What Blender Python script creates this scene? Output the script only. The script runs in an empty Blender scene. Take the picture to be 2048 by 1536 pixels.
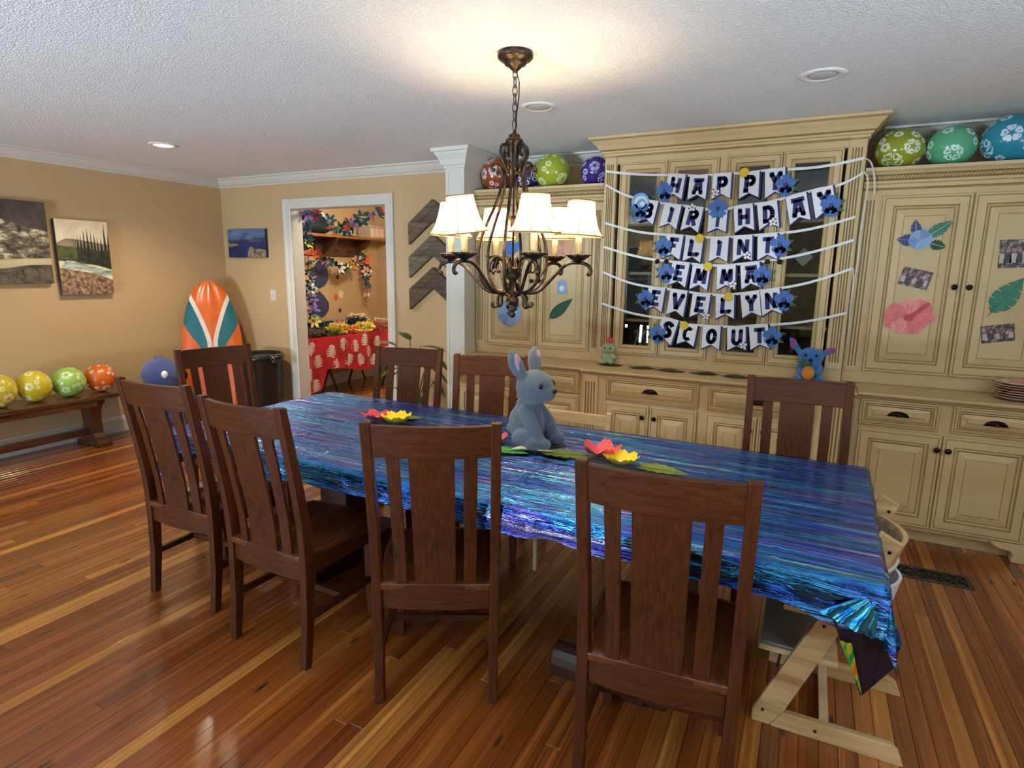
import bpy, math, random
from mathutils import Vector, Matrix, noise
S = bpy.context.scene
C = S.collection
PI = math.pi
R = math.radians
# ---------------------------------------------------------------- camera
cam = bpy.data.objects.new('camera', bpy.data.cameras.new('camera'))
C.objects.link(cam)
_r = Vector((0.89523719, 0.44542323, 0.01218657))
_u = Vector((-0.09370575, 0.16145662, 0.98242099))
_f = Vector((-0.43562553, 0.88064176, -0.18628068))
cam.matrix_world = Matrix(((_r.x, _u.x, -_f.x, 0), (_r.y, _u.y, -_f.y, 0), (_r.z, _u.z, -_f.z, 1.55), (0, 0, 0, 1)))
cam.data.sensor_width = 36
cam.data.lens = 36 * 1184.5 / 2048
cam.data.clip_start = 0.05
S.camera = cam
# ---------------------------------------------------------------- world, exposure
w = bpy.data.worlds.new('world')
S.world = w
w.use_nodes = True
nt = w.node_tree
bg = nt.nodes['Background']
sky = nt.nodes.new('ShaderNodeTexSky')
sky.sky_type = 'HOSEK_WILKIE'
sky.sun_direction = (0.3, -0.6, 0.75)
sky.turbidity = 3
nt.links.new(sky.outputs[0], bg.inputs[0])
bg.inputs[1].default_value = 1.0
S.view_settings.view_transform = 'Standard'
S.view_settings.look = 'None'
S.view_settings.gamma = 1
S.view_settings.use_curve_mapping = False
S.view_settings.exposure = 0.12
# ---------------------------------------------------------------- daylight through the windows
def area(name, loc, target, sx, sy, power, col):
    l = bpy.data.lights.new(name, 'AREA')
    l.shape = 'RECTANGLE'; l.size = sx; l.size_y = sy; l.energy = power; l.color = col
    o = bpy.data.objects.new(name, l); C.objects.link(o)
    o.location = loc
    o.rotation_euler = (Vector(target) - Vector(loc)).to_track_quat('-Z', 'Y').to_euler()
    return o
DAY = (0.66, 0.83, 1.0)
area('window_light_a', (-3.3, -4.35, -0.05), (-3.05, 0, 3.9), 2.4, 1.5, 1250, DAY)
area('window_light_b', (1.35, -4.3, .25), (1.25, 0, 4.4), 2.0, 1.3, 360, DAY)
area('window_light_c', (3.65, 0.0, .3), (0, 0.1, 4.2), 2.4, 1.3, 680, DAY)
CHAND_W = 9.0
CAN_W = 92.0
PANTRY_W = 50.0

# ---------------------------------------------------------------- helpers
class MB:
    def __init__(s):
        s.v = []; s.f = []; s.m = []; s.s = []
    def add(s, vs, fs, mi=0, smooth=False, M=None):
        o = len(s.v)
        for p in vs:
            p = Vector(p)
            s.v.append(tuple(M @ p if M is not None else p))
        for i, f in enumerate(fs):
            s.f.append(tuple(o + k for k in f))
            s.m.append(mi[i] if isinstance(mi, (list, tuple)) else mi)
            s.s.append(smooth)
        return s
    def box(s, a, b, mi=0, M=None):
        x0, y0, z0 = a; x1, y1, z1 = b
        if x0 > x1: x0, x1 = x1, x0
        if y0 > y1: y0, y1 = y1, y0
        if z0 > z1: z0, z1 = z1, z0
        vs = [(x0, y0, z0), (x1, y0, z0), (x1, y1, z0), (x0, y1, z0), (x0, y0, z1), (x1, y0, z1), (x1, y1, z1), (x0, y1, z1)]
        return s.add(vs, [(0, 3, 2, 1), (4, 5, 6, 7), (0, 1, 5, 4), (1, 2, 6, 5), (2, 3, 7, 6), (3, 0, 4, 7)], mi, False, M)
    def prism(s, poly, z0, z1, mi=0, M=None, smooth=False):
        n = len(poly)
        a = sum(poly[i][0] * poly[(i + 1) % n][1] - poly[(i + 1) % n][0] * poly[i][1] for i in range(n))
        if a < 0: poly = poly[::-1]
        vs = [(p[0], p[1], z0) for p in poly] + [(p[0], p[1], z1) for p in poly]
        fs = [tuple(range(n))[::-1], tuple(range(n, 2 * n))] + [(i, (i + 1) % n, n + (i + 1) % n, n + i) for i in range(n)]
        return s.add(vs, fs, mi, smooth, M)
    def tube(s, pts, r, n=8, closed=False, mi=0, M=None, cap=True, flat=1.0):
        pts = [Vector(p) for p in pts]; k = len(pts)
        rs = r if isinstance(r, (list, tuple)) else [r] * k
        vs = []; up = None
        for i, p in enumerate(pts):
            if closed: t = pts[(i + 1) % k] - pts[i - 1]
            else: t = pts[min(i + 1, k - 1)] - pts[max(i - 1, 0)]
            t.normalize()
            if up is None: up = t.orthogonal().normalized()
            up = (up - t * up.dot(t))
            if up.length < 1e-6: up = t.orthogonal()
            up.normalize(); b = t.cross(up)
            for j in range(n):
                a = 2 * PI * j / n
                vs.append(p + (up * math.cos(a) + b * math.sin(a) * flat) * rs[i])
        fs = []
        for i in range(k if closed else k - 1):
            for j in range(n):
                i2 = (i + 1) % k
                fs.append((i * n + j, i * n + (j + 1) % n, i2 * n + (j + 1) % n, i2 * n + j))
        if not closed and cap:
            fs.append(tuple(range(n))[::-1]); fs.append(tuple((k - 1) * n + j for j in range(n)))
        return s.add(vs, fs, mi, True, M)
    def lathe(s, prof, n=20, mi=0, M=None, smooth=True):
        k = len(prof); vs = []
        for r, z in prof:
            for j in range(n):
                a = 2 * PI * j / n
                vs.append((r * math.cos(a), r * math.sin(a), z))
        fs = []
        for i in range(k - 1):
            for j in range(n):
                fs.append((i * n + j, i * n + (j + 1) % n, (i + 1) * n + (j + 1) % n, (i + 1) * n + j))
        if prof[0][0] > 1e-5: fs.append(tuple(range(n))[::-1])
        if prof[-1][0] > 1e-5: fs.append(tuple((k - 1) * n + j for j in range(n)))
        return s.add(vs, fs, mi, smooth, M)
    def ball(s, c, r, nu=14, nv=9, mi=0, M=None):
        if not isinstance(r, (tuple, list)): r = (r, r, r)
        vs = [(c[0], c[1], c[2] - r[2])]
        for i in range(1, nv):
            a = -PI / 2 + PI * i / nv
            for j in range(nu):
                b = 2 * PI * j / nu
                vs.append((c[0] + r[0] * math.cos(a) * math.cos(b), c[1] + r[1] * math.cos(a) * math.sin(b), c[2] + r[2] * math.sin(a)))
        vs.append((c[0], c[1], c[2] + r[2])); L = len(vs) - 1
        fs = [(0, 1 + (j + 1) % nu, 1 + j) for j in range(nu)]
        for i in range(nv - 2):
            for j in range(nu):
                a = 1 + i * nu
                fs.append((a + j, a + (j + 1) % nu, a + nu + (j + 1) % nu, a + nu + j))
        a = 1 + (nv - 2) * nu
        fs += [(a + j, a + (j + 1) % nu, L) for j in range(nu)]
        return s.add(vs, fs, mi, True, M)
    def sweep(s, pts, wv, tv, wd, td, mi=0, M=None):
        """rectangular bar along pts; wv/tv: width and thickness axes; wd/td widths (number or list)"""
        k = len(pts); wv = Vector(wv); tv = Vector(tv); vs = []
        for i, p in enumerate(pts):
            p = Vector(p); a = (wd[i] if isinstance(wd, (list, tuple)) else wd) / 2; b = (td[i] if isinstance(td, (list, tuple)) else td) / 2
            vs += [p - wv * a - tv * b, p + wv * a - tv * b, p + wv * a + tv * b, p - wv * a + tv * b]
        fs = [(3, 2, 1, 0), tuple(4 * (k - 1) + j for j in range(4))]
        for i in range(k - 1):
            for j in range(4):
                fs.append((4 * i + j, 4 * i + (j + 1) % 4, 4 * i + 4 + (j + 1) % 4, 4 * i + 4 + j))
        return s.add(vs, fs, mi, False, M)
    def moulding(s, prof, path, mi=0, z0=0.0):
        """prof: (out, z) list; path: xy list; out is to the right-hand side of the path"""
        k = len(path); n = len(prof); vs = []
        for i, p in enumerate(path):
            p = Vector(p)
            d0 = (Vector(path[i]) - Vector(path[i - 1])).normalized() if i > 0 else None
            d1 = (Vector(path[i + 1]) - p).normalized() if i < k - 1 else None
            n0 = Vector((d0.y, -d0.x)) if d0 else None
            n1 = Vector((d1.y, -d1.x)) if d1 else None
            if n0 is None: m = n1
            elif n1 is None: m = n0
            else: m = (n0 + n1) / (1 + n0.dot(n1))
            for o, z in prof: vs.append((p.x + m.x * o, p.y + m.y * o, z0 + z))
        fs = []; mm = []
        for i in range(k - 1):
            for j in range(n - 1):
                fs.append((i * n + j, i * n + j + 1, (i + 1) * n + j + 1, (i + 1) * n + j))
                mm.append(mi[j] if isinstance(mi, (list, tuple)) else mi)
        fs.append(tuple(range(n))); fs.append(tuple((k - 1) * n + j for j in range(n))[::-1])
        e = mi[0] if isinstance(mi, (list, tuple)) else mi
        mm += [e, e]
        return s.add(vs, fs, mm)
    def panel(s, x0, x1, z0, z1, y, loops, cap=0):
        """concentric rectangular rings in the xz plane facing -y; loops: (inset, dy, mat of the band before it)"""
        vs = []; fs = []; mm = []
        for i, (a, d, m) in enumerate(loops):
            vs += [(x0 + a, y + d, z0 + a), (x1 - a, y + d, z0 + a), (x1 - a, y + d, z1 - a), (x0 + a, y + d, z1 - a)]
            if i:
                for j in range(4):
                    fs.append((4 * i - 4 + j, 4 * i - 4 + (j + 1) % 4, 4 * i + (j + 1) % 4, 4 * i + j)); mm.append(m)
        if cap is not None:
            k = 4 * (len(loops) - 1); fs.append((k, k + 1, k + 2, k + 3)); mm.append(cap)
            fs.append((3, 2, 1, 0)); mm.append(0)
        return s.add(vs, fs, mm)
    def mesh(s, name, mats, off=None):
        me = bpy.data.meshes.new(name)
        vs = s.v
        if off is not None:
            ox, oy, oz = off
            vs = [(p[0] - ox, p[1] - oy, p[2] - oz) for p in vs]
        me.from_pydata(vs, [], s.f)
        if not isinstance(mats, (list, tuple)): mats = [mats]
        for m in mats: me.materials.append(m)
        me.polygons.foreach_set('material_index', s.m)
        me.polygons.foreach_set('use_smooth', s.s)
        me.update()
        return me
    def build(s, name, mats, parent=None, off=None, loc=None, rot=None, bevel=0, sub=0):
        return link(name, s.mesh(name, mats, off), parent, loc, rot, bevel, sub)

def link(name, me, parent=None, loc=None, rot=None, bevel=0, sub=0):
    o = bpy.data.objects.new(name, me)
    C.objects.link(o)
    if parent is not None: o.parent = parent
    if loc is not None: o.location = loc
    if rot is not None: o.rotation_euler = rot
    if bevel:
        b = o.modifiers.new('bevel', 'BEVEL'); b.width = bevel; b.segments = 2; b.limit_method = 'ANGLE'; b.angle_limit = R(40)
        b.harden_normals = False
    if sub:
        b = o.modifiers.new('subdivision', 'SUBSURF'); b.levels = sub; b.render_levels = sub
    return o
def tag(o, label, cat, group=None):
    o['label'] = label; o['category'] = cat
    if group: o['group'] = group
    return o
def thing(name, label, cat, loc=(0, 0, 0), rz=0, group=None):
    o = bpy.data.objects.new(name, None); C.objects.link(o)
    o.empty_display_size = 0.05
    o.location = loc; o.rotation_euler = (0, 0, rz)
    return tag(o, label, cat, group)
def struct(o):
    o['kind'] = 'structure'; return o
def dup(root, loc, rz, label=None, group=None):
    def cp(o, par):
        c = o.copy(); C.objects.link(c)
        if par is not None: c.parent = par
        for ch in [k for k in kids.get(o, [])]: cp(ch, c)
        return c
    kids = {}
    for o in list(C.objects):
        if o.parent is not None: kids.setdefault(o.parent, []).append(o)
    r = cp(root, None)
    r.location = loc; r.rotation_euler = (0, 0, rz)
    if label: r['label'] = label
    if group: r['group'] = group
    return r
def baked(mb, mods):
    """mesh of mb after modifiers, evaluated once"""
    me = mb.mesh('tmp', [])
    o = bpy.data.objects.new('tmp', me); C.objects.link(o)
    for t, kw in mods:
        m = o.modifiers.new(t, t)
        for k, v in kw.items(): setattr(m, k, v)
    dg = bpy.context.evaluated_depsgraph_get(); dg.update()
    out = bpy.data.meshes.new_from_object(o.evaluated_get(dg))
    bpy.data.objects.remove(o); bpy.data.meshes.remove(me)
    for p in out.polygons: p.use_smooth = True
    return out

# ---------------------------------------------------------------- materials
def lin(c):
    if isinstance(c, str):
        c = [int(c[i:i + 2], 16) / 255 for i in (0, 2, 4)]
        c = [x / 12.92 if x <= 0.04045 else ((x + 0.055) / 1.055) ** 2.4 for x in c]
    return (c[0], c[1], c[2], 1)
class NT:
    def __init__(s, name):
        s.mat = bpy.data.materials.new(name); s.mat.use_nodes = True
        s.t = s.mat.node_tree; s.b = s.t.nodes['Principled BSDF']; s.out = s.t.nodes['Material Output']
    def n(s, t, **kw):
        x = s.t.nodes.new('ShaderNode' + t)
        for k, v in kw.items(): setattr(x, k, v)
        return x
    def l(s, a, b): s.t.links.new(a, b)
    def coords(s, scale=(1, 1, 1), kind='Object', rot=(0, 0, 0)):
        tc = s.n('TexCoord'); mp = s.n('Mapping')
        mp.inputs['Scale'].default_value = scale; mp.inputs['Rotation'].default_value = rot
        s.l(tc.outputs[kind], mp.inputs[0]); return mp.outputs[0]
    def noise(s, vec, scale, detail=3, rough=0.5, dist=0.0):
        x = s.n('TexNoise'); x.inputs['Scale'].default_value = scale; x.inputs['Detail'].default_value = detail
        x.inputs['Roughness'].default_value = rough; x.inputs['Distortion'].default_value = dist
        if vec is not None: s.l(vec, x.inputs['Vector'])
        return x.outputs[0]
    def ramp(s, fac, stops, interp='LINEAR'):
        x = s.n('ValToRGB'); cr = x.color_ramp; cr.interpolation = interp
        while len(cr.elements) < len(stops): cr.elements.new(0.5)
        for e, (p, c) in zip(cr.elements, stops): e.position = p; e.color = lin(c)
        s.l(fac, x.inputs[0]); return x.outputs[0]
    def math(s, op, a, b=None, clamp=False):
        x = s.n('Math'); x.operation = op; x.use_clamp = clamp
        for i, q in enumerate((a, b)):
            if q is None: continue
            if isinstance(q, (int, float)): x.inputs[i].default_value = q
            else: s.l(q, x.inputs[i])
        return x.outputs[0]
    def mix(s, fac, a, b, mode='MIX'):
        x = s.n('MixRGB'); x.blend_type = mode
        for i, q in enumerate((fac, a, b)):
            if isinstance(q, (int, float)): x.inputs[i].default_value = q
            elif isinstance(q, (str, tuple, list)): x.inputs[i].default_value = lin(q)
            else: s.l(q, x.inputs[i])
        return x.outputs[0]
    def bump(s, h, strength, dist=0.01):
        x = s.n('Bump'); x.inputs['Strength'].default_value = strength; x.inputs['Distance'].default_value = dist
        s.l(h, x.inputs['Height']); s.l(x.outputs[0], s.b.inputs['Normal'])
    def color(s, c): s.l(c, s.b.inputs['Base Color'])
    def set(s, **kw):
        for k, v in kw.items(): s.b.inputs[k.replace('_', ' ')].default_value = v
        return s
_mats = {}
def plain(name, col, rough=0.5, metal=0.0, var=0.06, scale=12, bump=0.0, bscale=60, **kw):
    if name in _mats: return _mats[name]
    m = NT(name); m.set(Roughness=rough, Metallic=metal, **kw)
    v = m.coords()
    nz = m.noise(v, scale, 3)
    c = lin(col)
    a = tuple(max(0, x * (1 - var)) for x in c[:3]); b = tuple(min(1, x * (1 + var)) for x in c[:3])
    m.color(m.ramp(nz, [(0.3, a), (0.7, b)]))
    if bump: m.bump(m.noise(v, bscale, 2), bump)
    _mats[name] = m.mat
    return m.mat
def wood(name, dark, light, stretch=(6, 60, 60), rough=0.35, bump=0.12, coat=0.0, scale=1.0, dist=0.6, spec=0.5):
    m = NT(name); m.set(Roughness=rough, Specular_IOR_Level=spec, Coat_Weight=coat, Coat_Roughness=0.15)
    v = m.coords(stretch)
    n1 = m.noise(v, scale, 5, 0.62, dist); n2 = m.noise(m.coords((1.2, 1.2, 1.2)), 2.0, 2)
    f = m.math('ADD', m.math('MULTIPLY', n1, 0.75), m.math('MULTIPLY', n2, 0.25))
    m.color(m.ramp(f, [(0.36, dark), (0.5, tuple((a * .5 + b * .5) for a, b in zip(lin(dark)[:3], lin(light)[:3]))), (0.66, light)]))
    m.bump(n1, bump, 0.003)
    return m.mat
WALL = plain('wall_paint', 'c6a87c', 0.75, var=0.02, scale=3, bump=0.05, bscale=180)
WALL_GREY = WALL
TRIM = plain('trim_paint', 'd6d2c6', 0.4, var=0.02)
CREAM = plain('cabinet_cream', 'cab07f', 0.42, var=0.05, scale=5)
GLAZE = plain('cabinet_glaze', '94784c', 0.5, var=0.15, scale=20)
BRONZE = plain('dark_bronze_hardware', '2a1d15', 0.28, 0.85)
def ceiling_mat():
    m = NT('textured_ceiling'); m.set(Roughness=0.9)
    v = m.coords()
    n1 = m.noise(v, 95, 2, 0.5); n2 = m.noise(v, 190, 2)
    h = m.ramp(m.math('ADD', m.math('MULTIPLY', n1, .7), m.math('MULTIPLY', n2, .3)), [(0.4, (0, 0, 0)), (0.62, (1, 1, 1))])
    m.color(m.ramp(n1, [(0.3, 'e8e8e6'), (0.7, 'f4f3f0')]))
    m.bump(h, 0.55, 0.008)
    return m.mat
CEIL = ceiling_mat()
CHV = wood('chair_wood_upright', '351808', '5a2e13', (110, 110, 6), 0.45, 0.08, 0.0, spec=0.22)
CHH = wood('chair_wood_rail', '351808', '5b2f14', (6, 110, 110), 0.45, 0.08, 0.0, spec=0.22)
CHS = wood('chair_wood_seat', '3c1c0d', '74401f', (50, 5, 50), 0.28, 0.1, 0.35)
def floor_mat(name, base=False):
    m = NT(name); m.set(Roughness=0.27, Coat_Weight=0.35, Coat_Roughness=0.12)
    g = m.n('NewGeometry'); oi = m.n('ObjectInfo')
    rnd = m.math('FRACT', m.math('ADD', oi.outputs['Random'], g.outputs['Random Per Island']))
    tc = m.n('TexCoord'); mp = m.n('Mapping'); m.l(g.outputs['Position'], mp.inputs[0])
    mp.inputs['Scale'].default_value = (42, 0.55, 42)
    off = m.n('CombineXYZ'); m.l(m.math('MULTIPLY', rnd, 37.0), off.inputs[0]); m.l(m.math('MULTIPLY', rnd, 19.0), off.inputs[1])
    m.l(off.outputs[0], mp.inputs['Location'])
    n1 = m.noise(mp.outputs[0], 1.0, 5, 0.6, 0.5)
    mp2 = m.n('Mapping'); m.l(g.outputs['Position'], mp2.inputs[0]); mp2.inputs['Scale'].default_value = (130, 2.0, 130)
    m.l(off.outputs[0], mp2.inputs['Location'])
    n2 = m.noise(mp2.outputs[0], 1.0, 2)
    base = m.ramp(rnd, [(0.0, '743a17'), (0.22, '86471c'), (0.45, '965322'), (0.62, '8a4a1e'), (0.8, '9f5f28'), (0.95, 'bf803b'), (1.0, '975422')])
    gr = m.ramp(m.math('ADD', m.math('MULTIPLY', n1, .65), m.math('MULTIPLY', n2, .35)), [(0.34, (0.50, 0.36, 0.26)), (0.46, (0.86, 0.80, 0.74)), (0.56, (1.05, 1.0, 0.95)), (0.66, (1.75, 1.85, 1.9))])
    c = m.mix(1.0, base, gr, 'MULTIPLY')
    # knots and mineral streaks
    mp3 = m.n('Mapping'); m.l(g.outputs['Position'], mp3.inputs[0]); mp3.inputs['Scale'].default_value = (14, 3.2, 14)
    vo = m.n('TexVoronoi'); vo.inputs['Scale'].default_value = 0.9; m.l(mp3.outputs[0], vo.inputs['Vector'])
    k = m.ramp(vo.outputs['Distance'], [(0.06, (1, 1, 1)), (0.13, (0, 0, 0))])
    c = m.mix(k, c, '4a220c')
    m.color(c)
    m.bump(n1, 0.05, 0.002)
    return m.mat
FLOOR = floor_mat('oak_plank')
GAP = plain('floor_joint', '3a1d0c', 0.7)
# ---------------------------------------------------------------- room shell
H = 2.48; WX = -5.80; WY = 4.56; AY = 4.70
mb = MB(); mb.box((-6.2, -3.5, -0.12), (2.9, 8.2, -0.012)); fl = struct(mb.build('floor', GAP))
fl.location = (0, 0, 0)
# floor boards: run away from the camera (along y)
rnd = random.Random(7)
W_ = 0.0585
boards = []
x = WX
while x < 2.6:
    y = -0.2 - rnd.random() * 1.6
    while y < 7.2:
        L = rnd.uniform(1.7, 3.4)
        top = 7.15 if -5.75 < x < -3.4 else AY
        y1 = min(y + L, top)
        if y1 - y > 0.02: boards.append((x, y, y1))
        y += L
        if y >= top: break
    x += W_
def board(x, y0, y1, mb):
    a = x + 0.0006; b = x + W_ - 0.0006; c = 0.0011
    y0 += 0.0005; y1 -= 0.0005
    vs = [(a, y0, -.012), (b, y0, -.012), (b, y1, -.012), (a, y1, -.012), (a, y0, -c), (b, y0, -c), (b, y1, -c), (a, y1, -c),
          (a + c, y0 + c, 0), (b - c, y0 + c, 0), (b - c, y1 - c, 0), (a + c, y1 - c, 0)]
    fs = [(8, 9, 10, 11)] + [(j, (j + 1) % 4, 4 + (j + 1) % 4, 4 + j) for j in range(4)] + [(4 + j, 4 + (j + 1) % 4, 8 + (j + 1) % 4, 8 + j) for j in range(4)]
    mb.add(vs, fs)
def seen(b):
    x, y0, y1 = b
    best = 0
    for t in (0, .25, .5, .75, 1):
        p = Vector((x + W_ / 2, y0 + (y1 - y0) * t, -1.55))
        d = p.dot(_f)
        if d < 0.3: continue
        px = 1184.5 * p.dot(_r) / d; py = -1184.5 * p.dot(_u) / d
        if abs(px) < 1060 and -200 < py < 800: best = max(best, 1 / (d * d))
    return best * (y1 - y0)
boards.sort(key=seen, reverse=True)
rest = MB()
for i, b in enumerate(boards):
    if i < 298 and seen(b) > 0:
        q = MB(); board(*b, q); q.build('plank', FLOOR, fl)
    else: board(*b, rest)
o = rest.build('plank_run', FLOOR, fl); o['kind'] = 'stuff'

def wall(name, a, b, m=WALL):
    mb = MB(); mb.box(a, b); return struct(mb.build(name, m))
wall('wall_left', (WX - .12, -3.3, 0), (WX, WY, H))
mb = MB()   # wall with the cased doorway
mb.box((WX - .12, WY, 0), (-4.79, WY + .14, H)); mb.box((-3.56, WY, 0), (-2.52, WY + .14, H)); mb.box((-4.79, WY, 2.15), (-3.56, WY + .14, H))
struct(mb.build('wall_back', WALL))
wall('wall_alcove', (-2.52, AY, 0), (2.6, AY + .1, H))
wall('wall_right_return', (1.75, 4.1, 0), (2.6, AY, H))
wall('wall_pantry_left', (WX - .12, WY + .14, 0), (-5.75, 7.2, H))
wall('wall_pantry_back', (-5.75, 7.1, 0), (-3.3, 7.2, H))
wall('wall_pantry_right', (-3.42, WY + .14, 0), (-3.3, 7.1, H))
# wall behind the camera and wall to the right, with their windows
def win_wall(name, axis, pos, th, a0, a1, holes):
    mb = MB()
    def seg(p, q, z0, z1):
        if axis == 'y': mb.box((p, pos, z0), (q, pos + th, z1))
        else: mb.box((pos, p, z0), (pos + th, q, z1))
    cur = a0
    for (h0, h1, z0, z1) in holes:
        seg(cur, h0, 0, H); seg(h0, h1, 0, z0); seg(h0, h1, z1, H); cur = h1
    seg(cur, a1, 0, H)
    return struct(mb.build(name, WALL))
win_wall('wall_front', 'y', -3.32, .12, WX - .12, 2.72, [(-4.2, -2.4, .12, 2.1), (0.5, 2.2, .6, 2.1)])
win_wall('wall_right', 'x', 2.6, .12, -3.2, 4.8, [(-1.2, 1.2, .7, 2.1)])
def window(name, axis, pos, a0, a1, z0, z1, nx, nz):
    mb = MB(); t = .05
    def seg(p, q, u, v, d=.08):
        if axis == 'y': mb.box((p, pos - d / 2, u), (q, pos + d / 2, v))
        else: mb.box((pos - d / 2, p, u), (pos + d / 2, q, v))
    seg(a0, a1, z0, z0 + t); seg(a0, a1, z1 - t, z1); seg(a0, a0 + t, z0 + t, z1 - t); seg(a1 - t, a1, z0 + t, z1 - t)
    for i in range(1, nx):
        c = a0 + (a1 - a0) * i / nx; seg(c - .018, c + .018, z0 + t, z1 - t, .05)
    for i in range(1, nz):
        c = z0 + (z1 - z0) * i / nz; seg(a0 + t, a1 - t, c - .016, c + .016, .04)
    o = MB(); o = mb; return struct(o.build(name, TRIM))
window('window_1', 'y', -3.26, -4.2, -2.4, .12, 2.1, 4, 3)
window('window_2', 'y', -3.26, 0.5, 2.2, .6, 2.1, 4, 2)
window('window_3', 'x', 2.66, -1.2, 1.2, .7, 2.1, 4, 2)
mb = MB(); mb.box((-6.2, -3.5, H), (2.9, 8.2, H + .12)); struct(mb.build('ceiling', CEIL))
# crown moulding, baseboards, casing, column
CROWN = [(0, -.088), (.008, -.088), (.010, -.078), (.018, -.074), (.030, -.066), (.052, -.040), (.066, -.018), (.074, -.016), (.086, -.014), (.088, -.001), (0, -.001)]
mb = MB(); mb.moulding(CROWN, [(WX, -3.2), (WX, WY), (-2.635, WY)], z0=H); struct(mb.build('trim_1', TRIM))
mb = MB(); mb.moulding(CROWN, [(-2.42, AY), (2.6, AY)], z0=H); struct(mb.build('trim_2', TRIM))
BASE = [(0, 0), (.016, 0), (.016, .115), (.013, .122), (.010, .14), (.004, .148), (0, .150)]
mb = MB(); mb.moulding(BASE, [(WX, -3.2), (WX, WY), (-4.90, WY)]); struct(mb.build('baseboard_left', TRIM))
mb = MB(); mb.moulding(BASE, [(-3.46, WY), (-2.66, WY)]); struct(mb.build('baseboard_back', TRIM))
mb = MB(); mb.moulding(BASE, [(-5.75, WY + .16), (-5.75, 7.1), (-3.44, 7.1)]); struct(mb.build('baseboard_pantry', TRIM))
# door casing and jamb (opening has no leaf in view)
mb = MB()
CAS = [(0, 0), (0, -.014), (.012, -.02), (.06, -.02), (.072, -.026), (.092, -.03), (.097, -.026), (.097, 0)]
x0, x1, zt = -4.77, -3.58, 2.145
path = [(x0, 0), (x0, zt), (x1, zt), (x1, 0)]
rings = []
for i, (px, pz) in enumerate(path):
    sx = -1 if i < 2 else 1; sz = 0 if i in (0, 3) else 1
    rings.append([(px + sx * o_, WY + d_, pz + sz * o_) for o_, d_ in CAS])
vs = [p for r_ in rings for p in r_]; n_ = len(CAS); fs = []
for i in range(3):
    for j in range(n_ - 1): fs.append((i * n_ + j, i * n_ + j + 1, (i + 1) * n_ + j + 1, (i + 1) * n_ + j))
mb.add(vs, fs)
mb.box((-4.79, WY - .004, 0), (x0, WY + .14, zt + .02)); mb.box((x1, WY - .004, 0), (-3.56, WY + .14, zt + .02)); mb.box((x0, WY - .004, zt), (x1, WY + .14, zt + .02))
struct(mb.build('door_1', TRIM, bevel=.002))
# column at the end of the cabinet wall
mb = MB(); mb.box((-2.635, 4.12, 0), (-2.475, AY, H), 0)
mb.box((-2.64, 4.115, 0), (-2.615, 4.13, 2.33)); mb.box((-2.497, 4.115, 0), (-2.47, 4.13, 2.33))
mb.moulding([(0, -.165), (.006, -.165), (.008, -.15), (.016, -.145), (.016, -.132), (.03, -.12), (.04, -.085), (.064, -.05), (.072, -.03), (.086, -.028), (.09, -.001), (0, -.001)],
            [(-2.635, WY), (-2.635, 4.12), (-2.475, 4.12), (-2.475, AY)], z0=H)
struct(mb.build('trim_3', TRIM, bevel=.002))
# light switch, outlet
for nm, lx, lz, lb in (('light_switch', -5.09, 1.272, 'white double switch plate beside the cased doorway'), ('power_outlet', -5.13, 0.43, 'white power outlet low on the wall behind the bin')):
    t = thing(nm, lb, nm.split('_')[1], (lx, WY, lz))
    q = MB(); q.box((-.04, -.007, -.058), (.04, 0, .058)); q.build('plate', TRIM, t, bevel=.003)
    if 'switch' in nm:
        for s_ in (-.016, .016):
            q = MB(); q.box((s_ - .006, -.014, -.012), (s_ + .006, -.006, .012)); q.build('toggle', TRIM, t, bevel=.002)
    else:
        for s_ in (-.02, .02):
            q = MB(); q.lathe([(.014, 0), (.013, .002), (0, .002)], 14, M=Matrix.Translation((0, -.0065, s_)) @ Matrix.Rotation(PI / 2, 4, 'X')); q.build('socket', TRIM, t)
# ---------------------------------------------------------------- built-in cabinets
CM = [CREAM, GLAZE]
def door_loops(d=.021, f=.056, p=.036):
    return [(0, d, 0), (0, .003, 0), (.003, 0, 0), (.012, 0, 0), (.0135, .0025, 1), (.0165, .0025, 1), (.018, 0, 0), (f, 0, 0), (f + .002, .004, 1), (f + .006, .006, 1),
            (f + .011, .002, 0), (f + .017, .007, 0), (f + .020, .010, 1), (f + .023, .010, 1), (f + .023 + p, .002, 0), (f + .026 + p, .002, 1), (f + .028 + p, 0.0005, 0)]
def knob(parent, x, y, z, off):
    q = MB(); q.lathe([(.007, 0), (.006, .008), (.009, .014), (.0155, .018), (.0165, .024), (.012, .029), (0, .030)], 14, M=Matrix.Translation((x, y, z)) @ Matrix.Rotation(PI / 2, 4, 'X'))
    return q.build('knob', BRONZE, parent, off)
def cup_pull(parent, x, y, z, off):
    q = MB(); nu, nv = 14, 7; vs = []; fs = []
    a, b, h = .052, .026, .030
    for i in range(nv + 1):
        t = PI / 2 * i / nv
        for j in range(nu + 1):
            ph = PI * j / nu
            vs.append((x - a * math.cos(ph) * math.cos(t), y - b * math.sin(t) * math.sin(ph) ** .6 - .001, z - .012 + h * math.sin(ph) * math.cos(t)))
    for i in range(nv):
        for j in range(nu):
            k = i * (nu + 1) + j; fs.append((k, k + 1, k + nu + 2, k + nu + 1))
    q.add(vs, fs, 0, True)
    q.box((x - .055, y - .002, z - .014), (x + .055, y, z - .008))
    return q.build('cup_pull', BRONZE, parent, off)
def door(parent, off, x0, x1, z0, z1, y, kx=None, kz=None, f=.056):
    g = .0022
    q = MB(); q.panel(x0 + g, x1 - g, z0 + g, z1 - g, y - .021, door_loops(f=f, p=.036 if x1 - x0 > .2 else .02), 0)
    o = q.build('door', CM, parent, off)
    if kx is not None: knob(o, kx, y - .021, kz, off)
    return o
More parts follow.
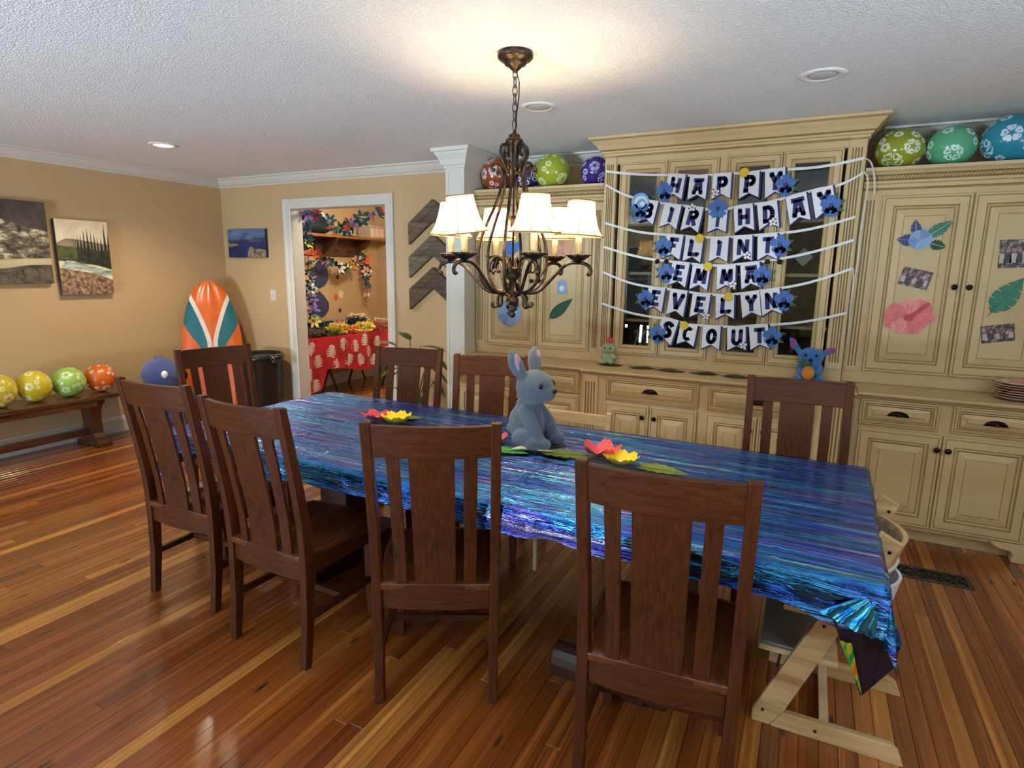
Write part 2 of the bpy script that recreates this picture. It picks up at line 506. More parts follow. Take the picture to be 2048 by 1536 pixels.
def drawer(parent, off, x0, x1, z0, z1, y):
    g = .0022
    q = MB(); L = [(0, .021, 0), (0, .003, 0), (.003, 0, 0), (.008, 0, 0), (.010, .0025, 1), (.013, .0025, 1), (.015, 0, 0), (.022, 0, 0), (.024, .004, 1), (.028, .006, 1), (.033, .003, 0), (.040, .008, 1), (.062, .002, 0), (.064, .002, 1), (.066, 0.0005, 0)]
    q.panel(x0 + g, x1 - g, z0 + g, z1 - g, y - .021, L, 0)
    o = q.build('drawer', CM, parent, off)
    cup_pull(o, (x0 + x1) / 2, y - .021, (z0 + z1) / 2, off)
    return o
def fluted(parent, off, x0, x1, z0, z1, y, n=4, d=.02, zf=(.06, .06), gw=.008):
    """flat pilaster with n recessed flutes"""
    q = MB(); q.box((x0, y - d, z0), (x1, y, z0 + zf[0])); q.box((x0, y - d, z1 - zf[1]), (x1, y, z1))
    w_ = x1 - x0; m = .014; pitch = (w_ - 2 * m) / n
    prof = [(x0, y - d, 0)]
    for i in range(n):
        c = x0 + m + pitch * (i + .5)
        prof += [(c - gw / 2, y - d, 1), (c - gw * .3, y - d + .006, 1), (c + gw * .3, y - d + .006, 1), (c + gw / 2, y - d, 0)]
    prof += [(x1, y - d, 0), (x1, y, 0), (x0, y, 0)]
    za, zb = z0 + zf[0], z1 - zf[1]
    k = len(prof); vs = [(p[0], p[1], za) for p in prof] + [(p[0], p[1], zb) for p in prof]
    q.add(vs, [(i, (i + 1) % k, k + (i + 1) % k, k + i) for i in range(k)], [p[2] for p in prof])
    return q.build('fluted_pilaster', CM, parent, off)
COUNTER = [(-.02, -.034), (.0, -.034), (.004, -.034), (.006, -.028), (.012, -.024), (.020, -.018), (.024, -.012), (.024, -.004), (.020, 0), (-.02, 0)]
CMM = [0, 1, 0, 1, 0, 0, 0, 0, 0]
def worktop(label, x0, x1, yf, yb, ends=''):
    q = MB(); q.box((x0, yf + .018, .851), (x1, yb, .885))
    q.moulding(COUNTER, [(x0, yf), (x1, yf)], [0, 1, 0, 1, 0, 0, 0, 0, 0], z0=.885)
    t = q.build('worktop', CM); return tag(t, label, 'worktop')
DT, DB, DOT, DOB = .848, .692, .672, .112
# left base and upper
LX0, LX1 = -2.470, -1.392
off = (-1.93, 4.34, 0)
t = thing('base_cabinet', 'cream glazed base cabinet on the left, between the white column and the wider middle unit', 'cabinet', off)
q = MB(); q.box((LX0, 3.98, .09), (LX1, AY - .005, .85)); q.box((LX0, 4.06, 0), (LX1, 4.6, .09)); q.build('carcass', CREAM, t, off)
mid = -1.93
drawer(t, off, LX0 + .03, mid - .02, DB, DT, 3.98); drawer(t, off, mid + .02, LX1 - .03, DB, DT, 3.98)
door(t, off, LX0 + .03, mid - .001, DOB, DOT, 3.98, mid - .035, .6); door(t, off, mid + .001, LX1 - .03, DOB, DOT, 3.98, mid + .035, .6)
worktop('cream worktop with a glazed edge left of the middle unit, behind two chairs', LX0, LX1, 3.965, AY - .005)
off = (-1.93, 4.5, .885)
t = thing('upper_cabinet', 'cream two-door upper cabinet on the left, behind the chandelier', 'cabinet', off)
q = MB(); q.box((LX0, 4.30, .887), (LX1, AY - .005, 2.10)); q.build('carcass', CREAM, t, off)
door(t, off, -2.365, -1.915, .958, 2.03, 4.30, -1.95, 1.48, .05); door(t, off, -1.913, -1.475, .958, 2.03, 4.30, -1.88, 1.48, .05)
fluted(t, off, LX0 + .005, LX0 + .085, .96, 2.03, 4.30, 4, .008, (.03, .03), .007); fluted(t, off, LX1 - .075, LX1 - .005, .96, 2.03, 4.30, 4, .008, (.03, .03), .007)
def upper_crown(t, off, x0, x1, ends):
    q = MB(); P_ = [(-.02, 2.055), (.010, 2.055), (.012, 2.062), (.006, 2.068), (.006, 2.088), (.020, 2.092), (.024, 2.106), (.020, 2.112), (.012, 2.116), (.012, 2.138), (.022, 2.142), (.034, 2.156), (.046, 2.164), (.048, 2.182), (-.02, 2.182)]
    q.moulding(P_, [(x0, 4.30), (x1, 4.30)], [0, 1, 1, 0, 0, 0, 1, 1, 1, 1, 0, 0, 0, 0])
    q.box((x0, 4.31, 2.098), (x1, AY - .006, 2.17)); q.build('cornice', CM, t, off)
    q = MB(); n = int((x1 - x0) / .0165)
    for i in range(n):
        c = x0 + (x1 - x0) * (i + .5) / n
        M = Matrix.Translation((c, 4.30 - .014, 2.127)) @ Matrix.Rotation(R(38), 4, 'Y')
        q.ball((0, 0, 0), (.0062, .008, .0135), 6, 4, 0, M)
    o = q.build('rope_moulding', CREAM, t, off); o['kind'] = 'stuff'
upper_crown(t, off, LX0, LX1, '')
# middle base
MX0, MX1 = -1.386, .296
off = (-.545, 4.3, 0)
t = thing('base_cabinet', 'cream glazed middle base cabinet, widest of the three, with three cup-pull drawers', 'cabinet', off)
q = MB(); q.box((MX0, 3.93, .09), (MX1, AY - .005, .85)); q.box((MX0 + .02, 4.01, 0), (MX1 - .02, 4.6, .09)); q.build('carcass', CREAM, t, off)
for a, b in ((-1.214, -.584), (-.534, .095)):
    drawer(t, off, a, b, .684, .856 - .006, 3.93); m_ = (a + b) / 2
    door(t, off, a, m_ - .001, DOB, .668, 3.93, m_ - .04, .588); door(t, off, m_ + .001, b, DOB, .668, 3.93, m_ + .04, .588)
fluted(t, off, MX0 + .01, MX0 + .12, .10, .848, 3.93, 4, .02, (.07, .05), .009); fluted(t, off, MX1 - .12, MX1 - .01, .10, .848, 3.93, 4, .02, (.07, .05), .009)
worktop('cream middle worktop under the glass hutch, laid with dark green leaves', MX0 - .006, MX1 + .006, 3.915, AY - .005)
# glass hutch
off = (-.57, 4.48, .885)
HX0, HX1, HY = -1.386, .226, 4.25
t = thing('display_hutch', 'tall cream hutch with four glass doors, hung with the birthday pennants', 'cabinet', off)
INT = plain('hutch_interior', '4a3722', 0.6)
q = MB()
q.box((HX0, HY + .02, .887), (HX0 + .09, AY - .005, 2.44)); q.box((HX1 - .10, HY + .02, .887), (HX1, AY - .005, 2.44)); q.box((HX0 + .09, HY + .02, 2.30), (HX1 - .1, AY - .005, 2.44)); q.box((HX0 + .09, HY + .02, .887), (HX1 - .1, AY - .005, .968))
q.box((HX0 + .09, HY, .887), (HX1 - .1, HY + .02, .962)); q.box((HX0 + .09, HY, 2.304), (HX1 - .1, HY + .02, 2.44)); q.box((HX0, HY, .887), (HX0 + .09, HY + .02, 2.44)); q.box((HX1 - .10, HY, .887), (HX1, HY + .02, 2.44))
q.box((-.602, HY, .962), (-.550, HY + .03, 2.304))
q.build('carcass', CREAM, t, off)
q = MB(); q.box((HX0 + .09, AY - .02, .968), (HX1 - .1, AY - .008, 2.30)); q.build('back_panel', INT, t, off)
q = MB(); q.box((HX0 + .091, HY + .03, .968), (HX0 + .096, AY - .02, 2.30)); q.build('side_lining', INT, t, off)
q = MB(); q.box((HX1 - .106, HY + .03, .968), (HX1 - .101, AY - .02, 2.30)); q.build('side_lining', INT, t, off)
for z in (1.222, 1.560, 1.90):
    q = MB(); q.box((HX0 + .096, HY + .045, z - .02), (HX1 - .106, AY - .02, z)); q.build('shelf', CREAM, t, off)
GL = NT('cabinet_glass'); GL.t.nodes.remove(GL.b)
a_ = GL.n('BsdfTransparent'); b_ = GL.n('BsdfGlossy'); b_.inputs['Roughness'].default_value = 0.01; mx = GL.n('MixShader'); fr = GL.n('Fresnel'); fr.inputs[0].default_value = 1.6
a_.inputs[0].default_value = (.8, .82, .8, 1)
GL.l(fr.outputs[0], mx.inputs[0]); GL.l(a_.outputs[0], mx.inputs[1]); GL.l(b_.outputs[0], mx.inputs[2]); GL.l(mx.outputs[0], GL.out.inputs[0])
GLASS = GL.mat
for i, (a, b, kx) in enumerate(((-1.270, -.9385, -.968), (-.9375, -.603, -.905), (-.549, -.2265, -.262), (-.2255, .110, -.190))):
    q = MB(); g = .0015
    L = [(0, .021, 0), (0, .003, 0), (.003, 0, 0), (.010, 0, 0), (.0115, .0025, 1), (.0145, .0025, 1), (.016, 0, 0), (.046, 0, 0), (.048, .004, 1), (.051, .005, 1), (.056, .001, 0), (.068, .012, 0), (.072, .0125, 1), (.072, .021, 0)]
    q.panel(a + g, b - g, .965, 2.302, HY - .021, L, None)
    d = q.build('door', CM, t, off)
    q = MB(); q.box((a + .07, HY - .007, 1.03), (b - .07, HY - .004, 2.236)); q.build('glass_pane', GLASS, d, off)
    knob(d, kx, HY - .021, 1.632, off)
fluted(t, off, HX0 + .006, HX0 + .086, .968, 2.36, HY, 4, .012, (.04, .06), .008); fluted(t, off, HX1 - .096, HX1 - .006, .968, 2.36, HY, 4, .012, (.04, .06), .008)
q = MB(); q.moulding([(-.01, 2.345), (.012, 2.345), (.014, 2.352), (.010, 2.358), (.010, 2.370), (.022, 2.376), (.026, 2.386), (.036, 2.396), (.052, 2.420), (.072, 2.440), (.080, 2.450), (.094, 2.452), (.098, 2.460), (.098, 2.477), (-.01, 2.477)],
           [(HX0, AY - .01), (HX0, HY), (HX1, HY), (HX1, AY - .01)], [0, 1, 1, 0, 0, 0, 1, 0, 0, 0, 0, 1, 0, 0])
q.build('cornice', CM, t, off)
# right base and upper
RX0, RX1 = .302, 1.74
off = (1.0, 4.34, 0)
t = thing('base_cabinet', 'cream glazed base cabinet on the right, above the floor register, with a carved foot', 'cabinet', off)
q = MB(); q.box((RX0, 3.98, .09), (RX1, AY - .005, .85)); q.box((RX0, 4.055, 0), (RX1, 4.6, .09)); q.build('carcass', CREAM, t, off)
drawer(t, off, .328, .716, DB, DT, 3.98); drawer(t, off, .776, 1.168, DB, DT, 3.98); drawer(t, off, 1.228, 1.62, DB, DT, 3.98)
door(t, off, .332, .746, DOB, DOT, 3.98, .722, .592); door(t, off, .748, 1.170, DOB, DOT, 3.98, .776, .592); door(t, off, 1.228, 1.66, DOB, DOT, 3.98, 1.26, .592)
q = MB()   # carved bracket foot
pr = [(1.03, .108), (1.26, .108), (1.26, 0), (1.137, 0), (1.134, .020), (1.14, .05), (1.125, .062), (1.10, .066), (1.075, .068), (1.05, .082), (1.033, .098)]
q.prism([(p[0], p[1]) for p in pr], 0, .05, 0, Matrix(((1, 0, 0, 0), (0, 0, 1, 3.962), (0, 1, 0, 0), (0, 0, 0, 1))))
q.build('carved_foot', CREAM, t, off, bevel=.004)
worktop('cream worktop on the right holding the pink tinted plates', RX0 + .006, RX1, 3.965, AY - .005)
off = (1.0, 4.5, .885)
t = thing('upper_cabinet', 'cream two-door upper cabinet on the right, stuck with leaves, photos and a pink hibiscus', 'cabinet', off)
q = MB(); q.box((.232, 4.30, .887), (RX1, AY - .005, 2.10)); q.build('carcass', CREAM, t, off)
door(t, off, .338, .782, .966, 2.022, 4.30, .748, 1.493, .058); door(t, off, .786, 1.232, .966, 2.022, 4.30, .818, 1.493, .058); door(t, off, 1.26, 1.70, .966, 2.022, 4.30, 1.29, 1.493, .058)
upper_crown(t, off, .232, RX1, '')
fluted(t, off, .238, .32, .96, 2.03, 4.30, 3, .008, (.03, .03), .007)
# ---------------------------------------------------------------- dining table and its foil cloth
TC = Vector((-1.25, 2.275, 0)); TR = R(-1.9)
TM = Matrix.Translation(TC) @ Matrix.Rotation(TR, 4, 'Z')
TL, TW, TZ = 1.51, .545, .762
TWD = wood('table_wood', '1c0e08', '43230f', (5, 50, 50), 0.42, 0.1, 0.0)
t = thing('dining_table', 'long dark wood trestle dining table under the blue foil cloth', 'table', TC, TR)
q = MB(); q.box((-TL, -TW, TZ - .035), (TL, TW, TZ)); q.build('tabletop', TWD, t, bevel=.004)
q = MB(); q.box((-TL + .12, -TW + .1, TZ - .135), (TL - .12, -TW + .125, TZ - .036)); q.box((-TL + .12, TW - .125, TZ - .135), (TL - .12, TW - .1, TZ - .036)); q.box((-TL + .12, -TW + .1, TZ - .135), (-TL + .145, TW - .1, TZ - .036)); q.box((TL - .145, -TW + .1, TZ - .135), (TL - .12, TW - .1, TZ - .036)); q.build('apron', TWD, t)
for px in (-.86, .86):
    q = MB(); q.box((px - .09, -.11, .10), (px + .09, .11, TZ - .036)); q.box((px - .12, -.30, TZ - .10), (px + .12, .30, TZ - .036))
    q.build('pedestal', TWD, t, bevel=.006)
    for dx, dy in (((-1, 0),) if px > 0 else ()):
        q = MB()
        pts = [(px + dx * .02, -.27 + .0, 0), (px + dx * .37, -.27, 0)]
        n_ = 10; prof = []
        x0, x1 = sorted((px, px + dx * .37))
        sec = [(-.33, 0), (-.21, 0), (-.208, .05), (-.212, .08), (-.227, .103), (-.248, .116), (-.27, .12), (-.292, .116), (-.313, .103), (-.328, .08), (-.332, .05)]
        q.prism(sec, x0, x1, 0, Matrix(((0, 0, 1, 0), (1, 0, 0, 0), (0, 1, 0, 0), (0, 0, 0, 1))))
        q.build('trestle_foot', TWD, t, bevel=.004)
    q = MB(); q.box((px - .08, -.32, 0), (px + .08, .36, .10)); q.build('trestle_foot', TWD, t, bevel=.01)
def foil_mat():
    m = NT('holographic_blue_foil'); m.set(Metallic=1.0, Roughness=0.13)
    v = m.coords((0.5, 7, 7)); n1 = m.noise(v, 1.8, 5, 0.66, 0.5)
    n2 = m.noise(m.coords((0.9, 4, 4)), 1.7, 3, 0.55, 0.8); n3 = m.noise(m.coords((0.9, 16, 16)), 1.8, 4, 0.65, 0.4)
    base = m.ramp(n1, [(0.30, '0a1238'), (0.40, '17307e'), (0.46, '2f62c0'), (0.50, '16246a'), (0.55, '4f8fd8'), (0.60, '1c3a94'), (0.66, '9fd4f0'), (0.74, '2a5cc0')])
    hue = m.ramp(n2, [(0.28, '2a3aa0'), (0.42, '2f6cd0'), (0.50, '3fb4e0'), (0.57, '4a58d0'), (0.65, '8a6ad8'), (0.74, '58d8c0')])
    c = m.mix(0.45, base, hue)
    g = m.ramp(n3, [(0.56, (0, 0, 0)), (0.66, (1, 1, 1))])
    c = m.mix(m.math('MULTIPLY', g, 0.55), c, m.ramp(n2, [(0.3, 'f06aa0'), (0.45, '7af0d0'), (0.55, 'e8e8ff'), (0.7, 'f0c070')]))  # pale and coloured glints of the foil painted into its base colour
    lw = m.n('LayerWeight'); lw.inputs[0].default_value = 0.35
    c = m.mix(m.math('MULTIPLY', lw.outputs['Facing'], 0.25), c, '5a7fe0')
    m.color(c)
    w1 = m.noise(m.coords((0.8, 13, 13)), 1.8, 5, 0.66, 0.5); w2 = m.noise(m.coords(), 16, 3, 0.5, 0.6)
    b1 = m.n('Bump'); b1.inputs['Strength'].default_value = 0.9; b1.inputs['Distance'].default_value = 0.03; m.l(w1, b1.inputs['Height'])
    b2 = m.n('Bump'); b2.inputs['Strength'].default_value = 0.22; b2.inputs['Distance'].default_value = 0.01; m.l(w2, b2.inputs['Height']); m.l(b1.outputs[0], b2.inputs['Normal'])
    m.l(b2.outputs[0], m.b.inputs['Normal'])
    m.b.inputs['Anisotropic'].default_value = 0.5
    return m.mat
FOIL = foil_mat()
FF = NT('foil_fold'); FF.set(Metallic=1.0, Roughness=.18); FF.color(FF.ramp(FF.noise(FF.coords((9, 9, 5)), 1.4, 3, .6, .6), [(.32, '123a9a'), (.44, '1f78c8'), (.52, '58c4e8'), (.6, '2458b8'), (.7, '7fe0d0')])); FF.bump(FF.noise(FF.coords((30, 30, 6)), 1.2, 2), .4, .01); FF = FF.mat
bm_ = NT('foil_underside'); bm_.set(Metallic=0.5, Roughness=0.35); bm_.color(bm_.ramp(bm_.noise(bm_.coords(), 6, 3), [(0.35, '1c141c'), (0.65, '2e2030')])); FOILB = bm_.mat
def nz(x, y, z=0.0): return noise.noise(Vector((x, y, z)))
ZT = TZ + .004
def cloth_pt(s, u):
    """s,u: material coordinates; the flat top, then the overhang"""
    ds = max(0, abs(s) - TL); du = max(0, abs(u) - TW)
    sx = 1 if s > 0 else -1; sy = 1 if u > 0 else -1
    x = max(-TL, min(TL, s)); y = max(-TW, min(TW, u)); z = ZT
    if ds == 0 and du == 0:
        # fold creases of the new sheet, and slight ripples
        for k in range(-5, 6):
            d = s - (k * .30 + .05)
            z += .0035 * math.exp(-(d / .006) ** 2)
        for k in range(-2, 3):
            d = u - k * .215
            z += .0035 * math.exp(-(d / .006) ** 2)
        z += .0016 * (1 + nz(s * 2.5, u * 16)) + .001 * (1 + nz(s * 9, u * 9, 4))
        return (x, y, z)
    hang = max(ds, du) + .45 * min(ds, du)
    b = .010
    bend = lambda d: (b * math.sin(min(d / b, PI / 2)), b * (1 - math.cos(min(d / b, PI / 2))) + max(0, d - b * PI / 2))
    o_, dz = bend(hang)
    wr = .5 * (nz(s * 5.5, u * 5.5, 1) + .6 * nz(s * 13, u * 13, 2)) * min(1, hang / .06)
    out = o_ + .03 * max(0, wr) + .006
    if ds > 0 and du > 0:
        f_ = .55 * min(ds, du)
        x += sx * (out * .6 + f_ * (ds / (ds + du))); y += sy * (out * .6 + f_ * (du / (ds + du)))
    elif ds > 0: x += sx * out
    else: y += sy * out
    return (x, y, z - dz + .012 * wr)
def lens(a, b, t): return a + (b - a) * t
q = MB()
def over_front(s): return .105 + .02 * nz(s * 2.2, 3) + .018 * nz(s * 6, 8) + (.03 if s > 1.2 else 0) * (s - 1.2) / .31
ss = [lens(-TL, TL, i / 230) for i in range(231)]
for k in range(1, 11): ss.append(TL + .16 * k / 10)
ss = [-TL - .20 * k / 10 for k in range(10, 0, -1)] + ss
tt = [-1 - .1 * k for k in range(9, 0, -1)] + [lens(-1, 1, i / 84) for i in range(85)] + [1 + .1 * k for k in range(1, 8)]
vs = []; fs = []
for s in ss:
    for u in tt:
        if u < -1: uu = -TW - (-1 - u) / .9 * over_front(max(-TL, min(TL, s)))
        elif u > 1: uu = TW + (u - 1) / .7 * .12
        else: uu = u * TW
        vs.append(cloth_pt(s, uu))
n_ = len(tt)
for i in range(len(ss) - 1):
    for j in range(n_ - 1): fs.append((i * n_ + j, (i + 1) * n_ + j, (i + 1) * n_ + j + 1, i * n_ + j + 1))
q.add(vs, fs, 0, True)
cl = q.build('tablecloth', FOIL, None, None, TC, (0, 0, TR))
tag(cl, 'shiny holographic blue foil tablecloth draped over the long dining table', 'tablecloth')
# twisted corner flap hanging at the near right corner: foil side and dark underside
iv = TM.inverted()
Lp = lambda x, y, z: tuple(iv @ Vector((x, y, z)))
A = (.10, 1.655, .672); B = (.246, 1.672, .768); Cc = (.305, 1.70, .60); D = (.222, 1.665, .452); E_ = (.20, 1.640, .645); F_ = (.262, 1.70, .50)
def fan(q, apex, rim, mi, n=9, amp=.012, seed=0):
    """pleated triangle fan from an apex to a polyline"""
    pts = []
    for i in range(len(rim) - 1):
        for k in range(n): pts.append(Vector(rim[i]).lerp(Vector(rim[i + 1]), k / n))
    pts.append(Vector(rim[-1])); rows = 6; vs = []; fs = []
    a = Vector(apex)
    for r_ in range(rows + 1):
        f = r_ / rows
        for i, p in enumerate(pts):
            p2 = a.lerp(p, f); p2.y -= amp * f * math.sin(i * 2.1 + seed) * .5
            vs.append(tuple(p2))
    m_ = len(pts)
    for r_ in range(rows):
        for i in range(m_ - 1): fs.append((r_ * m_ + i, r_ * m_ + i + 1, (r_ + 1) * m_ + i + 1, (r_ + 1) * m_ + i))
    q.add([Lp(*v) for v in vs], fs, mi, True)
q = MB(); fan(q, B, [A, E_, Cc], 0, 8, .018); q.build('corner_flap', FF, cl)
q = MB(); fan(q, D, [(.135, 1.668, .655), (.20, 1.672, .64), (.30, 1.705, .60), (.292, 1.71, .53)], 0, 6, .008, 1); o = q.build('flap_underside', FOILB, cl); o['label'] = 'dark underside of the foil at the hanging corner'
irid = NT('iridescent_streak'); irid.set(Metallic=.6, Roughness=.25); irid.color(irid.ramp(irid.noise(irid.coords((40, 40, 8)), 1.5, 2), [(0.3, '1c5a30'), (0.45, '2fae4a'), (0.55, 'd8d020'), (0.68, 'e04a20')]))
q = MB(); fan(q, (D[0] + .004, D[1] - .004, D[2]), [(.158, 1.660, .60), (.185, 1.658, .60)], 0, 5, .006, 2); q.build('flap_fold', irid.mat, cl)

# ---------------------------------------------------------------- dining chairs
def post_y(z):
    pts = [(0, -.012), (.2, .012), (.42, .022), (.60, .012), (.80, -.018), (1.0, -.054), (1.08, -.070)]
    for (a, ya), (b, yb) in zip(pts, pts[1:]):
        if z <= b:
            f = (z - a) / (b - a); f = max(0, f)
            return ya + (yb - ya) * f
    return pts[-1][1]
def cr(z):
    h = .03; return (post_y(z - h) + post_y(z) * 2 + post_y(z + h)) / 4
def bow(x, d): return -d * (1 - (x / .2) ** 2)
def make_chair(label):
    t = thing('dining_chair', label, 'chair')
    for s in (-1, 1):
        q = MB(); zs = [0, .1, .2, .3, .4, .5, .6, .7, .8, .9, 1.0, 1.067]
        q.sweep([(s * (.206 + .007 * z), cr(z), z) for z in zs], (1, 0, 0), (0, 1, 0), .034, [.034, .038, .042, .046, .048, .046, .044, .042, .040, .038, .036, .034])
        q.build('back_post', CHV, t, bevel=.004)
    def rail(name, z0, z1, depth, th, half, mat):
        q = MB(); n = 13; vs = []; fs = []
        for i in range(n):
            x = -half + 2 * half * i / (n - 1)
            for (z, dy) in ((z0, th / 2), (z0, -th / 2), (z1, -th / 2), (z1, th / 2)):
                vs.append((x, cr(z) + bow(x, depth) + dy, z))
        for i in range(n - 1):
            for j in range(4): fs.append((4 * i + j, 4 * i + (j + 1) % 4, 4 * i + 4 + (j + 1) % 4, 4 * i + 4 + j))
        fs += [(3, 2, 1, 0), tuple(4 * n - 4 + j for j in range(4))]
        q.add(vs, fs); return q.build(name, mat, t, bevel=.003)
    rail('top_rail', .945, 1.058, .026, .024, .199, CHH)
    rail('lower_rail', .362, .458, .018, .024, .193, CHH)
    for x0, x1, nm in ((-.076, .076, 'splat'), (-.152, -.106, 'slat'), (.106, .152, 'slat')):
        q = MB(); zs = [.45 + .505 * i / 10 for i in range(11)]; xs = [x0 + (x1 - x0) * i / 4 for i in range(5)] if nm == 'splat' else [x0, x1]
        vs = []; fs = []
        for z in zs:
            f = (z - .45) / .5
            for x in xs:
                d = lens(.018, .026, f); vs.append((x * lens(.95, 1.0, f), cr(z) + bow(x, d) - .006, z))
            for x in reversed(xs):
                d = lens(.018, .026, f); vs.append((x * lens(.95, 1.0, f), cr(z) + bow(x, d) + .006, z))
        k = 2 * len(xs)
        for i in range(len(zs) - 1):
            for j in range(k): fs.append((k * i + j, k * i + (j + 1) % k, k * i + k + (j + 1) % k, k * i + k + j))
        fs += [tuple(range(k))[::-1], tuple(k * (len(zs) - 1) + j for j in range(k))]
        q.add(vs, fs); q.build(nm, CHV, t, bevel=.002)
    # saddle seat
    q = MB(); nx, ny = 16, 14; vs = []; fs = []
    def sp(i, j):
        f = j / ny; y = -.005 + .455 * f; hw = lens(.195, .232, min(1, f * 1.6)); fx = 2 * i / nx - 1
        if f > .8: hw *= math.sqrt(max(0, 1 - ((f - .8) / .2) ** 2 * .16))
        y += .025 * (1 - fx * fx) * max(0, (f - .6) / .4)
        dip = .016 * (math.exp(-((abs(fx) - .45) / .28) ** 2)) * math.exp(-((f - .45) / .32) ** 2) - (.004 * math.exp(-(fx / .15) ** 2) * f)
        if f < .06: hw = .195
        return fx * hw, y, .462 - dip
    for top in (1, 0):
        for j in range(ny + 1):
            for i in range(nx + 1):
                x, y, z = sp(i, j); vs.append((x, y, z) if top else (x * .985, y * .99, .436))
    st = (nx + 1) * (ny + 1); W1 = nx + 1
    for j in range(ny):
        for i in range(nx):
            a = j * W1 + i; fs.append((a, a + 1, a + W1 + 1, a + W1)); fs.append((st + a, st + a + W1, st + a + W1 + 1, st + a + 1))
    ring = [i for i in range(W1)] + [j * W1 + nx for j in range(1, ny + 1)] + [ny * W1 + i for i in range(nx - 1, -1, -1)] + [j * W1 for j in range(ny - 1, 0, -1)]
    for a, b in zip(ring, ring[1:] + ring[:1]): fs.append((b, a, st + a, st + b))
    q.add(vs, fs, 0, True); q.build('seat', CHS, t, bevel=.004)
    for s in (-1, 1):
        q = MB(); q.sweep([(s * .200, .392, 0), (s * .200, .390, .22), (s * .200, .388, .437)], (1, 0, 0), (0, 1, 0), [.034, .042, .044], [.034, .042, .044]); q.build('front_leg', CHV, t, bevel=.003)
        q = MB(); q.box((s * .200 - .011, .03, .372), (s * .200 + .011, .38, .436)); q.build('side_apron', CHH, t, bevel=.002)
        q = MB(); q.box((s * .203 - .010, .02, .185), (s * .203 + .010, .38, .213)); q.build('side_stretcher', CHH, t, bevel=.002)
    q = MB(); q.box((-.19, .375, .372), (.19, .397, .436)); q.build('front_apron', CHH, t, bevel=.002)
    q = MB(); q.box((-.195, .20, .188), (.195, .222, .212)); q.build('cross_stretcher', CHH, t, bevel=.002)
    return t
CH = [((-2.516, 1.628), 2.0, 'dark mahogany slat-back chair, leftmost on the near side of the table'),
      ((-1.850, 1.535), -1.6, 'dark mahogany slat-back chair, second from the left on the near side of the table'),
      ((-1.091, 1.613), 27.1, 'dark mahogany chair turned askew at the middle of the near side of the table'),
      ((-.290, 1.512), 4.9, 'dark mahogany chair nearest the camera, in front of the high chair'),
      ((-3.261, 2.464), -104.1, 'dark mahogany chair at the far left end of the table, before the orange board'),
      ((-2.251, 3.019), 190.9, 'dark mahogany chair on the far side, in front of the potted plant'),
      ((-1.618, 2.985), 198.0, 'dark mahogany chair on the far side, behind the grey-blue plush toy'),
      ((.001, 3.038), 183.8, 'dark mahogany chair on the far side at the right, before the blue counter plush')]
c0 = None
for (x, y), a, lb in CH:
    if c0 is None:
        c0 = make_chair(lb); c0.location = (x, y, 0); c0.rotation_euler = (0, 0, R(a)); c0['group'] = 'matching dining chairs around the table'
    else: dup(c0, (x, y, 0), R(a), lb, 'matching dining chairs around the table')
# ---------------------------------------------------------------- chandelier
CHB = NT('antique_bronze'); CHB.set(Metallic=0.8, Roughness=0.36)
CHB.color(CHB.ramp(CHB.noise(CHB.coords(), 35, 3), [(0.35, '241c17'), (0.65, '524336')])); CHB = CHB.mat
cx, cy = -1.235, 2.49
off = (cx, cy, H)
t = thing('chandelier', 'bronze six-arm chandelier with lit cream shades hanging over the table', 'chandelier', off)
T0 = Matrix.Translation((0, 0, -H))
q = MB(); q.lathe([(.074, 2.479), (.078, 2.470), (.077, 2.458), (.066, 2.448), (.056, 2.446), (.050, 2.440), (.046, 2.430), (.030, 2.424), (.024, 2.416), (.012, 2.406), (.007, 2.398), (0, 2.397)], 28, M=T0); q.build('canopy', CHB, t)
n = 7
for i in range(n):
    z = 2.395 - i * .0345; a = PI / 2 * (i % 2)
    pts = [(math.cos(a) * .0105 * math.cos(k) if True else 0, math.sin(a) * .0105 * math.cos(k), z - H + .024 * math.sin(k)) for k in [2 * PI * j / 14 for j in range(14)]]
    q = MB(); q.tube(pts, .0022, 6, True); q.build('chain_link', CHB, t)
q = MB(); q.tube([(.004, 0, 2.41 - H), (.018, .004, 2.36 - H), (.02, .0, 2.30 - H), (.014, -.006, 2.24 - H), (.004, 0, 2.16 - H)], .0025, 6); q.build('power_cord', BRONZE, t)
q = MB(); q.lathe([(0, 2.165), (.008, 2.163), (.010, 2.152), (.022, 2.146), (.026, 2.140), (.024, 2.134), (.036, 2.126), (.041, 2.116), (.034, 2.104), (.022, 2.092), (.018, 2.085), (.020, 2.06), (.016, 2.02), (.020, 2.012), (.024, 2.0), (.018, 1.99), (.008, 1.985), (0, 1.985)], 24, M=T0); q.build('top_hub', CHB, t)
q = MB(); q.lathe([(.0045, 1.99), (.0045, 1.80), (.010, 1.795), (.015, 1.782), (.011, 1.772), (.016, 1.762), (.012, 1.748), (.0045, 1.742), (.0045, 1.56)], 14, M=T0); q.build('centre_rod', CHB, t)
q = MB(); q.lathe([(0, 1.575), (.03, 1.573), (.040, 1.572), (.041, 1.560), (.037, 1.556), (.037, 1.530), (.030, 1.520), (.018, 1.51), (.014, 1.45), (.022, 1.435), (.030, 1.425), (.030, 1.412), (.020, 1.40), (.018, 1.385), (.026, 1.378), (.012, 1.37), (.010, 1.362), (.016, 1.356), (.014, 1.346), (.004, 1.338), (0, 1.337)], 24, M=T0); q.build('bottom_hub', CHB, t)
def radial(pts, a): return [(r_ * math.cos(a), r_ * math.sin(a), z - H) for r_, z in pts]
